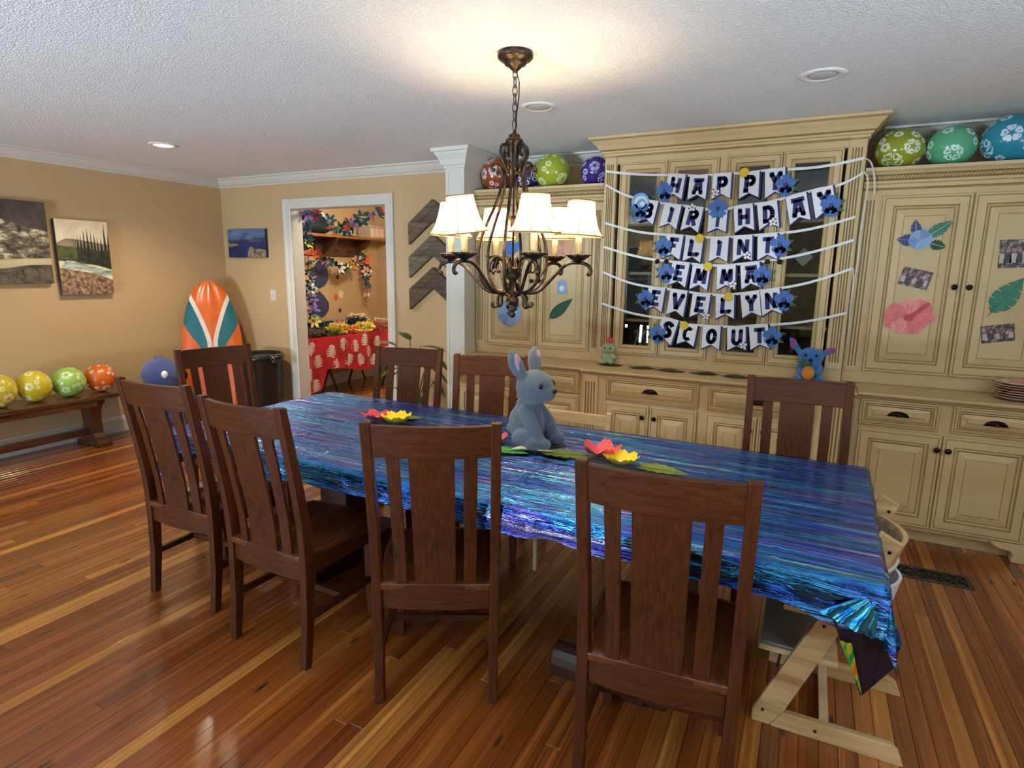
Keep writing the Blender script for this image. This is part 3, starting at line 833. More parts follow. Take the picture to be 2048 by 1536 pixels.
def spiral(c, r0, a0, a1, shrink=.55, n=10):
    return [(c[0] + r0 * (1 - (1 - shrink) * k / n) * math.cos(a0 + (a1 - a0) * k / n), c[1] + r0 * (1 - (1 - shrink) * k / n) * math.sin(a0 + (a1 - a0) * k / n)) for k in range(n + 1)]
def smooth(pts, it=2):
    for _ in range(it):
        o = [pts[0]]
        for a, b in zip(pts, pts[1:]):
            o += [tuple(.75 * p + .25 * q_ for p, q_ in zip(a, b)), tuple(.25 * p + .75 * q_ for p, q_ in zip(a, b))]
        pts = o + [pts[-1]]
    return pts
SHD = NT('lit_shade_fabric'); SHD.t.nodes.remove(SHD.b)
d_ = SHD.n('BsdfDiffuse'); d_.inputs[0].default_value = lin('f0dcb0'); tr_ = SHD.n('BsdfTranslucent'); tr_.inputs[0].default_value = lin('fbe6bc'); mx = SHD.n('MixShader'); mx.inputs[0].default_value = .66
SHD.l(d_.outputs[0], mx.inputs[1]); SHD.l(tr_.outputs[0], mx.inputs[2]); SHD.l(mx.outputs[0], SHD.out.inputs[0]); SHD = SHD.mat
PIPE = plain('shade_piping', '8a6c3c', 0.6)
CAND = plain('candle_sleeve', 'e6d49a', 0.5)
BULB = NT('bulb_glow'); BULB.b.inputs['Emission Color'].default_value = (1, .82, .5, 1); BULB.b.inputs['Emission Strength'].default_value = 18; BULB = BULB.mat
RAD, PH = .30, 13
for k in range(6):
    a = R(PH + 60 * k); ex, ey = RAD * math.cos(a), RAD * math.sin(a)
    # lower S arm with curled ends
    arm = smooth([(.028, 1.50), (.034, 1.46), (.075, 1.452), (.13, 1.462), (.19, 1.53), (.245, 1.588), (.30, 1.596), (.345, 1.585), (.362, 1.558), (.354, 1.538), (.342, 1.545)])
    q = MB(); q.tube(radial(arm, a), .0078, 8); q.build('arm', CHB, t)
    a2 = a + R(30)
    rod = smooth(spiral((.070, 1.992), .030, R(-120), R(180), 1.0, 8)[:0] + [(.088, 1.995), (.098, 1.985), (.106, 1.998), (.098, 2.016), (.078, 2.018), (.058, 2.0), (.050, 1.95), (.075, 1.86), (.125, 1.76), (.165, 1.66), (.165, 1.56), (.145, 1.50), (.10, 1.462), (.06, 1.458)])
    q = MB(); q.tube(radial(rod, a2), .0072, 8); q.build('cage_rod', CHB, t)
    hook = smooth([(.020, 1.99), (.030, 1.985), (.050, 2.03), (.064, 2.065), (.060, 2.098), (.040, 2.104), (.026, 2.088), (.030, 2.066), (.040, 2.062)])
    q = MB(); q.tube(radial(hook, a2), .0070, 8); q.build('upper_scroll', CHB, t)
    scr = smooth([(.036, 1.545), (.045, 1.60), (.075, 1.622), (.105, 1.600), (.112, 1.562), (.095, 1.545), (.082, 1.558)])
    q = MB(); q.tube(radial(scr, a2), .0066, 8); q.build('inner_scroll', CHB, t)
    ft = smooth([(.020, 1.44), (.055, 1.455), (.072, 1.43), (.066, 1.40), (.086, 1.385), (.100, 1.398), (.092, 1.412)])
    q = MB(); q.tube(radial(ft, a2), .0066, 8); q.build('lower_scroll', CHB, t)
    M = Matrix.Translation((ex, ey, -H))
    q = MB(); prof = [(.006, 1.585), (.012, 1.592), (.014, 1.600), (.030, 1.606), (.048, 1.618), (.052, 1.626), (.046, 1.624), (.02, 1.616), (0, 1.616)]
    q.lathe(prof, 20, M=M)
    for j in range(20):
        b = 2 * PI * j / 20; q.ball((.051 * math.cos(b), .051 * math.sin(b), 1.626), (.006, .006, .004), 6, 4, 0, M)
    q.build('candle_cup', CHB, t)
    q = MB(); q.lathe([(.0145, 1.616), (.0145, 1.70), (.012, 1.706), (0, 1.706)], 14, M=M); q.build('candle_sleeve', CAND, t)
    q = MB(); q.ball((0, 0, 1.745), (.016, .016, .032), 12, 8, 0, M); bl = q.build('bulb', BULB, t); bl.visible_shadow = True
    # bell shade, eight panels, with piping along ribs and rims
    tilt = Matrix.Translation((0, 0, 1.70)) @ Matrix.Rotation(R([3, -2, 2, -4, 9, 3][k]), 4, Vector((-math.sin(a), math.cos(a), 0))) @ Matrix.Translation((0, 0, -1.70))
    M2 = M @ tilt
    prof = [(.108, 1.710), (.096, 1.722), (.083, 1.745), (.073, 1.775), (.066, 1.805), (.061, 1.835), (.058, 1.860)]
    N_ = 8; vs = []; fs = []
    sub_ = 3; nn = N_ * sub_
    def sp_(r_, z, j):
        b = 2 * PI * j / nn + .3; sag = 1 - .035 * math.sin(PI * (j % sub_) / sub_) * 2; return (r_ * sag * math.cos(b), r_ * sag * math.sin(b), z)
    for r_, z in prof:
        for j in range(nn): vs.append(sp_(r_, z, j))
    for i in range(len(prof) - 1):
        for j in range(nn): fs.append((i * nn + j, i * nn + (j + 1) % nn, (i + 1) * nn + (j + 1) % nn, (i + 1) * nn + j))
    q = MB(); q.add(vs, fs, 0, True, M2); sh = q.build('shade', SHD, t)
    q = MB()
    for j in range(0, nn, sub_): q.tube([sp_(r_ * 1.005, z, j) for r_, z in prof], .0018, 5, M=M2)
    for r_, z in (prof[0], prof[-1]): q.tube([sp_(r_, z, j) for j in range(nn)], .0028, 5, True, M=M2)
    q.build('piping', PIPE, sh)
    l = bpy.data.lights.new('chandelier_bulb_light', 'POINT'); l.energy = CHAND_W; l.color = (1, .80, .50); l.shadow_soft_size = .03
    lo = bpy.data.objects.new('chandelier_bulb_light', l); C.objects.link(lo); lo.location = (cx + ex, cy + ey, 1.768)
# ---------------------------------------------------------------- recessed ceiling lights
WHITE = plain('white_metal', 'e8e6e0', 0.4)
LENS_OFF = plain('frosted_lens', 'c4c0b8', 0.5)
LENS_ON = NT('lit_lens'); LENS_ON.b.inputs['Emission Color'].default_value = (1, .84, .6, 1); LENS_ON.b.inputs['Emission Strength'].default_value = 22; LENS_ON = LENS_ON.mat
for (x, y, on, lb) in ((-4.575, 3.125, 1, 'lit recessed ceiling light near the left wall'), (-.042, 3.345, 0, 'unlit recessed ceiling light above the right end of the hutch'), (-1.49, 3.31, 0, 'unlit recessed ceiling light just behind the chandelier chain')):
    t = thing('recessed_light', lb, 'ceiling light', (x, y, H), 0)
    q = MB(); q.lathe([(.068, -.004), (.072, -.009), (.100, -.006), (.104, -.001), (.104, 0)], 32); q.build('trim_ring', WHITE, t)
    q = MB(); q.lathe([(.070, -.003), (.05, -.008), (.02, -.011), (0, -.012)], 28); q.build('lens', LENS_ON if on else LENS_OFF, t)
    if on:
        l = bpy.data.lights.new('recessed_light_lamp', 'SPOT'); l.energy = CAN_W; l.color = (1, .85, .62); l.spot_size = R(150); l.spot_blend = .6; l.shadow_soft_size = .07
        lo = bpy.data.objects.new('recessed_light_lamp', l); C.objects.link(lo); lo.location = (x, y, H - .03)
l = bpy.data.lights.new('pantry_lamp', 'POINT'); l.energy = PANTRY_W; l.color = (1, .93, .80); l.shadow_soft_size = .12
lo = bpy.data.objects.new('pantry_lamp', l); C.objects.link(lo); lo.location = (-4.3, 5.6, 2.35)
# ---------------------------------------------------------------- party banners on the hutch
NAVY = plain('navy_card', '1f2a63', 0.7)
PAPER = plain('white_card', 'e9eaec', 0.7, var=0.02)
RIB = plain('white_ribbon', 'e2e4e2', 0.35, var=0.02)
YEL = plain('yellow_card', 'e6c22c', 0.6)
BLUEC = plain('blue_card', '3f6db4', 0.6, var=.12, scale=60)
BLUED = plain('dark_blue_card', '27417c', 0.6)
GRNC = plain('green_card', '38592c', 0.6, var=.15, scale=50)
WHT = plain('white_blossom', 'f2ece8', 0.6)
REDC = plain('red_card', 'a33038', 0.6)
CYAN = plain('light_blue_card', '6fb4e6', 0.6)
def arc(cx_, cy_, rx, ry, a0, a1, n=8): return [(cx_ + rx * math.cos(R(a0 + (a1 - a0) * i / n)), cy_ + ry * math.sin(R(a0 + (a1 - a0) * i / n))) for i in range(n + 1)]
LET = {
 'H': [[(.12, 0), (.12, 1)], [(.58, 0), (.58, 1)], [(.12, .5), (.58, .5)], [(0, .93), (.2, .93)]],
 'A': [[(.12, 0), (.27, .95)], [(.60, 0), (.45, .95)], [(.18, .33), (.54, .33)], [(.0, .93), (.72, .93)], [(0, .07), (.24, .07)], [(.5, .07), (.72, .07)]],
 'P': [[(.16, 0), (.16, 1)], [(.0, .93), (.3, .93)] , [(.16, .93)] + arc(.42, .70, .18, .23, 90, -90) + [(.16, .47)], [(.0, .07), (.32, .07)]],
 'Y': [[(.10, 1), (.36, .48)], [(.62, 1), (.36, .48)], [(.36, .5), (.36, 0)], [(0, .93), (.24, .93)], [(.5, .93), (.72, .93)]],
 'B': [[(.16, 0), (.16, 1)], [(.02, .93)] + arc(.40, .73, .18, .20, 90, -90) + [(.16, .53)], [(.16, .53)] + arc(.42, .30, .20, .23, 90, -90) + [(.02, .07)]],
 'I': [[(.36, 0), (.36, 1)], [(.18, .93), (.36, .93)]],
 'R': [[(.16, 0), (.16, 1)], [(.02, .93)] + arc(.40, .72, .19, .21, 90, -90) + [(.16, .51)], [(.34, .5), (.6, 0)]],
 'T': [[(.36, 0), (.36, 1)], [(.02, .92), (.70, .92)]],
 'D': [[(.16, 0), (.16, 1)], [(.02, .93), (.34, .93)] + arc(.34, .5, .26, .43, 90, -90) + [(.02, .07)]],
 'F': [[(.18, 0), (.18, 1)], [(.04, .92), (.64, .92)], [(.18, .5), (.52, .5)]],
 'L': [[(.18, 0), (.18, 1)], [(.06, .08), (.66, .08), (.66, .24)], [(.02, .93), (.2, .93)]],
 'N': [[(.12, 0), (.12, 1)], [(.60, 0), (.60, 1)], [(.12, .95), (.60, .05)], [(0, .93), (.2, .93)]],
 'E': [[(.16, 0), (.16, 1)], [(.02, .92), (.62, .92)], [(.16, .5), (.52, .5)], [(.02, .08), (.66, .08)]],
 'M': [[(.08, 0), (.14, 1)], [(.66, 0), (.60, 1)], [(.14, .95), (.37, .25), (.60, .95)]],
 'V': [[(.08, 1), (.36, .02)], [(.64, 1), (.36, .02)], [(-.02, .93), (.22, .93)], [(.5, .93), (.74, .93)]],
 'S': [[(.60, .78)] + arc(.36, .74, .22, .19, 20, 180, 7) + arc(.36, .30, .22, .23, 95, -10, 6)[0:] + arc(.36, .27, .24, .20, -10, -165, 7)],
 'C': [arc(.38, .5, .26, .43, 45, 315, 16)],
 'O': [arc(.36, .5, .24, .42, 0, 360, 20)],
 'U': [[(.12, 1), (.12, .32)] + arc(.36, .32, .24, .25, 180, 360, 8) + [(.60, 1)], [(0, .94), (.22, .94)], [(.5, .94), (.72, .94)]],
}
def strokes(q, lines, sc, ox, oz, y0, y1, th, mi=0, M=None, shear=0):
    """flat letter strokes in the xz plane between y0 and y1"""
    for ln in lines:
        pts = [Vector((ox + (p[0] + shear * p[1]) * sc, oz + p[1] * sc)) for p in ln]
        for i in range(len(pts) - 1):
            a, b = pts[i], pts[i + 1]; d = (b - a)
            if d.length < 1e-6: continue
            d.normalize(); n = Vector((-d.y, d.x)) * th / 2
            e0 = 0 if i == 0 else th * .18; e1 = 0 if i == len(pts) - 2 else th * .18
            a = a - d * e0; b = b + d * e1
            vs = []
            for y in (y0, y1):
                for p in (a - n, b - n, b + n, a + n): vs.append((p.x, y, p.y))
            q.add(vs, [(0, 1, 2, 3), (7, 6, 5, 4), (0, 4, 5, 1), (1, 5, 6, 2), (2, 6, 7, 3), (3, 7, 4, 0)], mi, False, M)
XZ = lambda x, y, z, r=0: Matrix.Translation((x, y, z)) @ Matrix.Rotation(-r, 4, 'Y') @ Matrix(((1, 0, 0, 0), (0, 0, -1, 0), (0, 1, 0, 0), (0, 0, 0, 1)))  # polygon xy -> xz plane, extrusion towards -y
def blossom(q, M, r, n=5, mi=0, w=.42, d0=0, d1=.001):
    for k in range(n):
        a = 2 * PI * k / n + PI / 2
        c, s = math.cos(a), math.sin(a); P_ = []
        for f, g in ((.12, 0), (.35, -.6), (.7, -1), (.95, -.7), (1.0, 0), (.95, .7), (.7, 1), (.35, .6)):
            P_.append((r * (f * c - g * w * s), r * (f * s + g * w * c)))
        q.prism(P_, d0, d1, mi, M)
def leaf_poly(L, W, n=8, cuts=0):
    up = []
    for i in range(n + 1):
        f = i / n; w_ = W / 2 * math.sin(PI * f ** .75)
        up.append((L * f, w_))
        if cuts and 0 < i < n - 1 and i % 2: up += [(L * (f + .02), w_ * .45), (L * (f + .04), w_)]
    return up + [(x, -y) for x, y in up[::-1][1:-1]]
Yb = 4.202
ROWS = [
 ('HAPPY', (-1.374, 2.257), (.216, 2.238), [(-.872, 2.205, 2.046), (-.729, 2.188, 2.036), (-.583, 2.193, 2.034), (-.417, 2.191, 2.032), (-.270, 2.203, 2.03)], 'top row of white pennants with navy letters, five in the row, under the hutch cornice'),
 ('BIRTHDAY', (-1.370, 2.165), (.218, 2.154), [(-1.042, 2.044, 1.89), (-.887, 2.012, 1.854), (-.742, 1.993, 1.829), (-.591, 1.962, 1.822), (-.442, 1.991, 1.824), (-.300, 2.002, 1.838), (-.139, 2.041, 1.868), (.002, 2.075, 1.901)], 'longest row of white pennants, eight navy letters, second row from the top'),
 ('FLINT', (-1.363, 1.902), (.202, 1.900), [(-.861, 1.813, 1.649), (-.729, 1.798, 1.631), (-.570, 1.791, 1.632), (-.427, 1.798, 1.637), (-.280, 1.808, 1.646)], 'third row from the top of white pennants, five navy letters starting with F'),
 ('EMMA', (-1.366, 1.735), (.209, 1.764), [(-.808, 1.631, 1.465), (-.672, 1.613, 1.445), (-.514, 1.61, 1.449), (-.371, 1.628, 1.461)], 'shortest row of white pennants, four navy letters, across the door knobs'),
 ('EVELYN', (-1.364, 1.556), (.216, 1.594), [(-.962, 1.457, 1.29), (-.810, 1.441, 1.263), (-.658, 1.422, 1.256), (-.508, 1.417, 1.258), (-.356, 1.439, 1.274), (-.238, 1.46, 1.293)], 'row of six white pennants with navy letters, second row from the bottom'),
 ('SCOUT', (-1.364, 1.329), (.218, 1.325), [(-.855, 1.244, 1.065), (-.727, 1.21, 1.063), (-.577, 1.208, 1.047), (-.420, 1.209, 1.051), (-.287, 1.229, 1.067)], 'bottom row of white pennants with navy letters, hanging low over the glass doors'),
]
CHARS = [[(-.943, 2.094), (-.198, 2.101)], [(-1.106, 1.983), (.064, 1.968)], [(-.930, 1.732), (-.197, 1.735)], [(-.901, 1.556), (-.286, 1.546)], [(-1.034, 1.374), (-.143, 1.392)], [(-.935, 1.132), (-.194, 1.154)]]
SUNS = [(-.445, 2.189), None, (-.692, 1.784), (-.626, 1.600), (-.481, 1.404), (-.757, 1.199)]
WFL = [[(-.613, 2.076)], [(-.755, 1.985), (-.250, 1.879)], [(-.387, 1.672)], [(-.461, 1.486)], [(-.616, 1.271)], [(-.365, 1.089)]]
def pennant_poly(w_, h, e=0):
    w_ += e; h += e
    return [(-w_ / 2, e / 2), (-w_ / 2, -h), (0, -h * .80), (w_ / 2, -h), (w_ / 2, e / 2)]
for k, (word, L, R_, pos, lb) in enumerate(ROWS):
    off = (L[0], Yb, L[1])
    t = thing('pennant_banner', lb, 'banner', off, 0, 'rows of lettered pennants on the hutch')
    rp = [(L[0], HY - .015, L[1])] + [(p[0], Yb + .003, p[1] - .004) for p in pos] + [(R_[0], HY - .015, R_[1])]
    a_, b_ = Vector(rp[0]), Vector(rp[1]); pl = [a_.lerp(b_, i / 6) + Vector((0, 0, -.035 * math.sin(PI * i / 6) * (.6 if k else .3))) for i in range(6)]
    a2, b2 = Vector(rp[-2]), Vector(rp[-1]); pr_ = [a2.lerp(b2, i / 6) + Vector((0, 0, -.02 * math.sin(PI * i / 6))) for i in range(1, 7)]
    line = pl + [Vector(p) for p in rp[1:-1]] + pr_
    q = MB(); q.sweep(line, (0, 0, 1), (0, 1, 0), .016, .0012); q.build('ribbon', RIB, t, off)
    for i, (ch, (x, zt_, zb_)) in enumerate(zip(word, pos)):
        xs = [p[0] for p in pos]
        j0, j1 = max(0, i - 1), min(len(pos) - 1, i + 1)
        tilt = math.atan2(pos[j1][1] - pos[j0][1], pos[j1][0] - pos[j0][0])
        h = zt_ - zb_; M = XZ(x + .004, Yb, zt_, tilt)
        q = MB(); q.prism(pennant_poly(.116, h), 0, .0015, 0, M); p_ = q.build('pennant', PAPER, t, off)
        q = MB(); q.prism(pennant_poly(.124, h, .006), -.0022, -.0004, 0, XZ(x + .009, Yb, zt_ - .004, tilt)); q.build('pennant_backing', NAVY, p_, off)
        q = MB(); Ml = Matrix.Translation((x + .004, Yb, zt_)) @ Matrix.Rotation(-tilt, 4, 'Y')
        sc = h * .60; strokes(q, LET[ch], sc, -.36 * sc, -h * .16 - sc, -.0032, -.0016, sc * .27, 0, Ml, .06)
        q.build('letter', NAVY, p_, off)
    for e, (x, z) in enumerate(CHARS[k]):
        if k == 1 and e == 0:
            q = MB()
            for j, (rr, mm) in enumerate(((.062, 0), (.046, 1), (.030, 0), (.015, 1))): q.prism([(rr * math.cos(2 * PI * i / 20) + j * .005, rr * math.sin(2 * PI * i / 20) - j * .004) for i in range(20)], .004 + j * .001, .005 + j * .001, mm, XZ(x, Yb, z + .05))
            q.build('swirl_cutout', [CYAN, PAPER], t, off)
        sgn = -1 if e == 0 else 1
        q = MB()
        for ang in (70, 115, 20): q.prism(leaf_poly(.085, .034), .002, .003, 0, XZ(x, Yb, z, R(90 + sgn * -ang + (0 if sgn > 0 else 0))))
        q.build('leaf_cutout', GRNC, t, off)
        q = MB(); blossom(q, XZ(x, Yb, z + .004), .058, 5, 0, .44, .0045, .0060); blossom(q, XZ(x + .004, Yb, z - .036), .036, 5, 0, .44, .0045, .0060); q.build('blossom_cutout', BLUEC, t, off)
        q = MB(); q.prism([(.012 * math.cos(2 * PI * i / 12), .012 * math.sin(2 * PI * i / 12)) for i in range(12)], .0062, .0072, 0, XZ(x, Yb, z + .004)); q.build('blossom_centre', BLUED, t, off)
    if k == 1:
        q = MB(); blossom(q, XZ(-.589, Yb, 1.972), .062, 5, 0, .44, .0045, .006); q.build('blossom_cutout', BLUEC, t, off)
        q = MB()
        for ang in (-150, -120, -90, -60, -30): q.prism(leaf_poly(.07, .022), .0025, .0035, 0, XZ(-.589, Yb, 1.968, R(ang)))
        q.build('leaf_cutout', GRNC, t, off)
    if SUNS[k]:
        q = MB(); P_ = []
        for i in range(24):
            rr = .034 if i % 2 == 0 else .025; P_.append((rr * math.cos(2 * PI * i / 24), rr * math.sin(2 * PI * i / 24)))
        q.prism(P_, .004, .006, 0, XZ(SUNS[k][0], Yb, SUNS[k][1])); q.build('sun_cutout', YEL, t, off)
    for (x, z) in WFL[k]:
        q = MB(); q.prism([(.026 * math.cos(2 * PI * i / 14), .026 * math.sin(2 * PI * i / 14)) for i in range(14)], .004, .005, 1, XZ(x, Yb, z)); blossom(q, XZ(x, Yb, z), .025, 5, 0, .36, .0055, .0065); q.build('flower_cutout', [WHT, NAVY], t, off)
RIB2 = plain('cream_ribbon', 'd2ccb8', .5)
# loose ribbon tails on the right pilaster
t = thing('ribbon_tail', 'loose white curling ribbon hanging down beside the right edge of the hutch', 'ribbon', (.236, 4.24, 2.2))
for pts in ([(.222, 4.235, 2.235), (.25, 4.225, 2.215), (.272, 4.24, 2.16), (.285, 4.25, 2.09), (.290, 4.262, 2.03)], [(.222, 4.235, 2.16), (.25, 4.225, 2.12), (.245, 4.23, 1.98), (.238, 4.235, 1.80), (.244, 4.23, 1.62), (.236, 4.235, 1.48)], [(.222, 4.235, 1.60), (.236, 4.225, 1.50), (.232, 4.23, 1.36), (.24, 4.225, 1.25), (.238, 4.23, 1.14)]):
    q = MB(); q.sweep(smooth([tuple(p) for p in pts]), (.9, -.3, .2), (.3, .9, 0), .009, .0012); q.build('strand', RIB2, t, (.236, 4.24, 2.2))
# ---------------------------------------------------------------- things inside the hutch
def inside(nm, lb, cat, loc): return thing(nm, lb, cat, loc)
BRN = plain('brown_plaque', '3a2a1e', 0.5)
t = inside('monogram_frame', 'small brown framed plaque with a script H, behind the lower left glass', 'plaque', (-1.125, 4.42, .969))
q = MB(); q.box((-.085, 0, 0), (.085, .02, .20)); q.build('frame', plain('black_frame', '1a1512', .4), t, bevel=.002)
q = MB(); q.box((-.072, -.003, .012), (.072, 0, .188)); q.build('panel', BRN, t)
q = MB(); strokes(q, [[(-.05, .85), (.06, 1.0), (.18, .9), (.16, .4), (.06, .02), (-.06, .0)], [(.62, 1.02), (.50, .7), (.44, .1), (.52, 0), (.62, .08)], [(.08, .46), (.3, .52), (.56, .60)], [(.4, .1), (.42, .95)]], .115, -.038, .042, -.006, -.003, .010, 0, None, .12)
q.build('letter', plain('silver_letter', 'cfc8b8', 0.35, .4), t)
DARKG = plain('dark_bottle_glass', '0c0a0c', 0.08)
t = inside('decanter', 'black square-shouldered bottle with a grey diamond label, right glass door', 'bottle', (-.058, 4.43, 1.561))
q = MB(); q.lathe([(0, 0), (.055, 0), (.062, .01), (.062, .13), (.050, .17), (.022, .19), (.016, .20), (.016, .232), (.022, .234), (.022, .26), (0, .262)], 24); q.build('glass_body', DARKG, t)
q = MB(); q.prism([(0, -.06), (.058, 0), (0, .06), (-.058, 0)], 0, .003, 0, XZ(0, -.064, .105)); q.build('diamond_label', plain('silver_label', '9c9c98', 0.45, .2), t)
CLR = NT('clear_glassware'); CLR.set(Roughness=.05, Transmission_Weight=1.0, IOR=1.3); CLR = CLR.mat
g0 = None
GPOS = [(-1.19, 4.42, 1.223, 'clear stemmed glass on the lowest shelf at the far left of the hutch'), (-1.05, 4.47, 1.223, 'clear stemmed glass second on the lowest shelf of the hutch'), (-1.16, 4.45, 1.561, 'clear stemmed glass on the middle shelf at the far left'), (-1.05, 4.42, 1.561, 'clear stemmed glass on the middle shelf right of the far left one'),
        (-1.17, 4.45, 1.901, 'clear stemmed glass on the top shelf at the far left'), (-1.06, 4.48, 1.901, 'clear stemmed glass on the top shelf right of the far left one'), (-.02, 4.45, 1.223, 'clear stemmed glass low behind the right glass door')]
for x, y, z, lb in GPOS:
    if g0 is None:
        g0 = inside('wine_glass', lb, 'glass', (x, y, z)); g0['group'] = 'glasses inside the hutch'
        q = MB(); q.lathe([(0, 0), (.032, .001), (.030, .004), (.005, .010), (.004, .075), (.010, .085)], 16); q.build('stem', CLR, g0)
        q = MB(); q.lathe([(.008, .083), (.030, .105), (.036, .13), (.032, .175), (.030, .175), (.034, .13), (.028, .107), (0, .088)], 16); q.build('bowl', CLR, g0)
    else: dup(g0, (x, y, z), 0, lb, 'glasses inside the hutch')
t = inside('serving_dish', 'dark round platter standing behind the lower right glass', 'dish', (.01, 4.55, .969))
q = MB(); q.lathe([(0, 0), (.05, .002), (.078, .014), (.080, .018), (.05, .008), (0, .006)], 24, M=Matrix.Translation((0, 0, .083)) @ Matrix.Rotation(R(82), 4, 'X')); q.build('plate', plain('dark_stoneware', '2c2420', .3), t)
# ---------------------------------------------------------------- cut-outs and photos stuck on the upper cabinets
YR = 4.277
def flat(nm, lb, cat, x, z, y=YR): return thing(nm, lb, cat, (x, y, z))
PINK = plain('coral_pink_paper', 'e07a78', 0.7, var=.14, scale=25)
PINKD = plain('deep_pink_paper', 'c04a58', 0.7, var=.1)
PINK2 = plain('light_coral_paper', 'e8948c', 0.7, var=.12, scale=25)
PINKM = plain('mid_coral_paper', 'd2626a', 0.7, var=.1)
TEALL = plain('teal_leaf_paper', '3f8068', 0.7, var=.25, scale=20)
DKL = plain('dark_leaf_paper', '2a5240', 0.7, var=.3, scale=30)
SKYB = plain('pale_blue_paper', '8cacd0', 0.7, var=.15, scale=25)
SKYC = plain('mid_blue_paper', '7492c2', 0.7, var=.15, scale=25)
NAVL = plain('navy_leaf_paper', '3a4a7a', 0.7, var=.2, scale=25)
IV = plain('ivory_paper', 'ddd2b4', 0.7)
def petals(q, r, n, w, y0, jitter=0, a0=0, mi=0):
    for k in range(n):
        mi = k % 2
        a = 2 * PI * k / n + a0; P_ = []
        for i in range(12):
            b = 2 * PI * i / 12; f = .55 + .45 * math.cos(b); g = math.sin(b) * (.62 + .38 * math.cos(b) * .8)
            rr = r * (1 + .06 * math.sin(5 * b + k))
            P_.append((rr * f * math.cos(a) - rr * g * w * math.sin(a), rr * f * math.sin(a) + rr * g * w * math.cos(a)))
        q.prism(P_, y0 + .0004 * k, y0 + .001 + .0004 * k, mi, XZ(0, 0, 0))
t = flat('hibiscus_cutout', 'large coral pink hibiscus paper cut-out on the right upper cabinet', 'paper flower', .548, 1.306)
for k in range(5):
    q = MB(); a = 2 * PI * k / 5 + .5; P_ = []
    for i in range(16):
        b = 2 * PI * i / 16; f = .5 + .5 * math.cos(b); g = math.sin(b) * .55 * (1 + .5 * math.cos(b)); rr = .108 * (1.18 if k in (0, 2) else .95) * (1 + .04 * math.sin(6 * b + k))
        P_.append((rr * f * math.cos(a) - rr * g * math.sin(a), rr * f * math.sin(a) + rr * g * math.cos(a)))
    q.prism(P_, .0006 * k, .0012 + .0006 * k, 0, XZ(0, 0, 0))
    for da in (-.28, 0, .28): q.prism([(.02 * math.cos(a + da), .02 * math.sin(a + da)), (.075 * math.cos(a + da * 1.2 + .03), .075 * math.sin(a + da * 1.2 + .03)), (.088 * math.cos(a + da * 1.2), .088 * math.sin(a + da * 1.2)), (.075 * math.cos(a + da * 1.2 - .03), .075 * math.sin(a + da * 1.2 - .03))], .0012 + .0006 * k, .0014 + .0006 * k, 1, XZ(0, 0, 0))
    q.build('petal', [PINK if k % 2 == 0 else PINK2, PINKM], t)
q = MB(); q.prism([(0, -.01), (.03, .01), (.10, .085), (.085, .095), (.015, .03), (-.01, .01)], .004, .006, 0, XZ(0, 0, 0)); q.prism([(.028 * math.cos(2 * PI * i / 12), .022 * math.sin(2 * PI * i / 12)) for i in range(12)], .0036, .0046, 0, XZ(0, 0, 0)); q.build('flower_centre', PINKD, t)
def frond(q, L, W, M, y0, mi=0, cuts=1):
    q.prism(leaf_poly(L, W, 10, cuts), y0, y0 + .001, mi, M)
def vein(q, L, M, y0, mi): q.prism([(-.1 * L, -.0015), (L, -.0008), (L, .0008), (-.1 * L, .0015)], y0, y0 + .0005, mi, M)
t = flat('leaf_bouquet_cutout', 'paper cut-out of a blue hibiscus among palm leaves, upper part of a right door', 'paper flower', .553, 1.764)
for L, W, a, m_, dx, dz in ((.15, .07, 38, TEALL, .03, .015), (.10, .055, 100, NAVL, -.02, .02), (.10, .07, 175, NAVL, -.02, -.005), (.085, .06, -18, DKL, .05, -.02)):
    q = MB(); M = XZ(dx, 0, dz, R(a)); frond(q, L, W, M, 0, 0); vein(q, L, M, .001, 1); q.build('leaf', [m_, IV], t)
q = MB(); petals(q, .058, 5, .95, .003); q.build('blossom', [SKYB, SKYC], t)
t = flat('banana_leaf_cutout', 'teal green banana leaf paper cut-out on the door nearest the right edge', 'paper leaf', 1.0, 1.452)
q = MB(); M = XZ(-.062, 0, -.10, R(58)); frond(q, .235, .125, M, 0); q.build('blade', TEALL, t); q = MB(); vein(q, .23, M, .0012, 0); q.build('midrib', DKL, t)
def photo_mat(i):
    m = NT('photo_print_%d' % i); m.set(Roughness=.35)
    v = m.coords((1, 1, 1)); n1 = m.noise(v, 34 + i * 3, 4, .65); n2 = m.noise(v, 14, 2)
    c = m.ramp(n1, [(0.36, '17100f'), (0.47, '4a3432'), (0.55, '8c7068'), (0.63, 'd8c8c0')])
    m.color(m.mix(m.math('MULTIPLY', n2, .6), c, '241a1a')); return m.mat
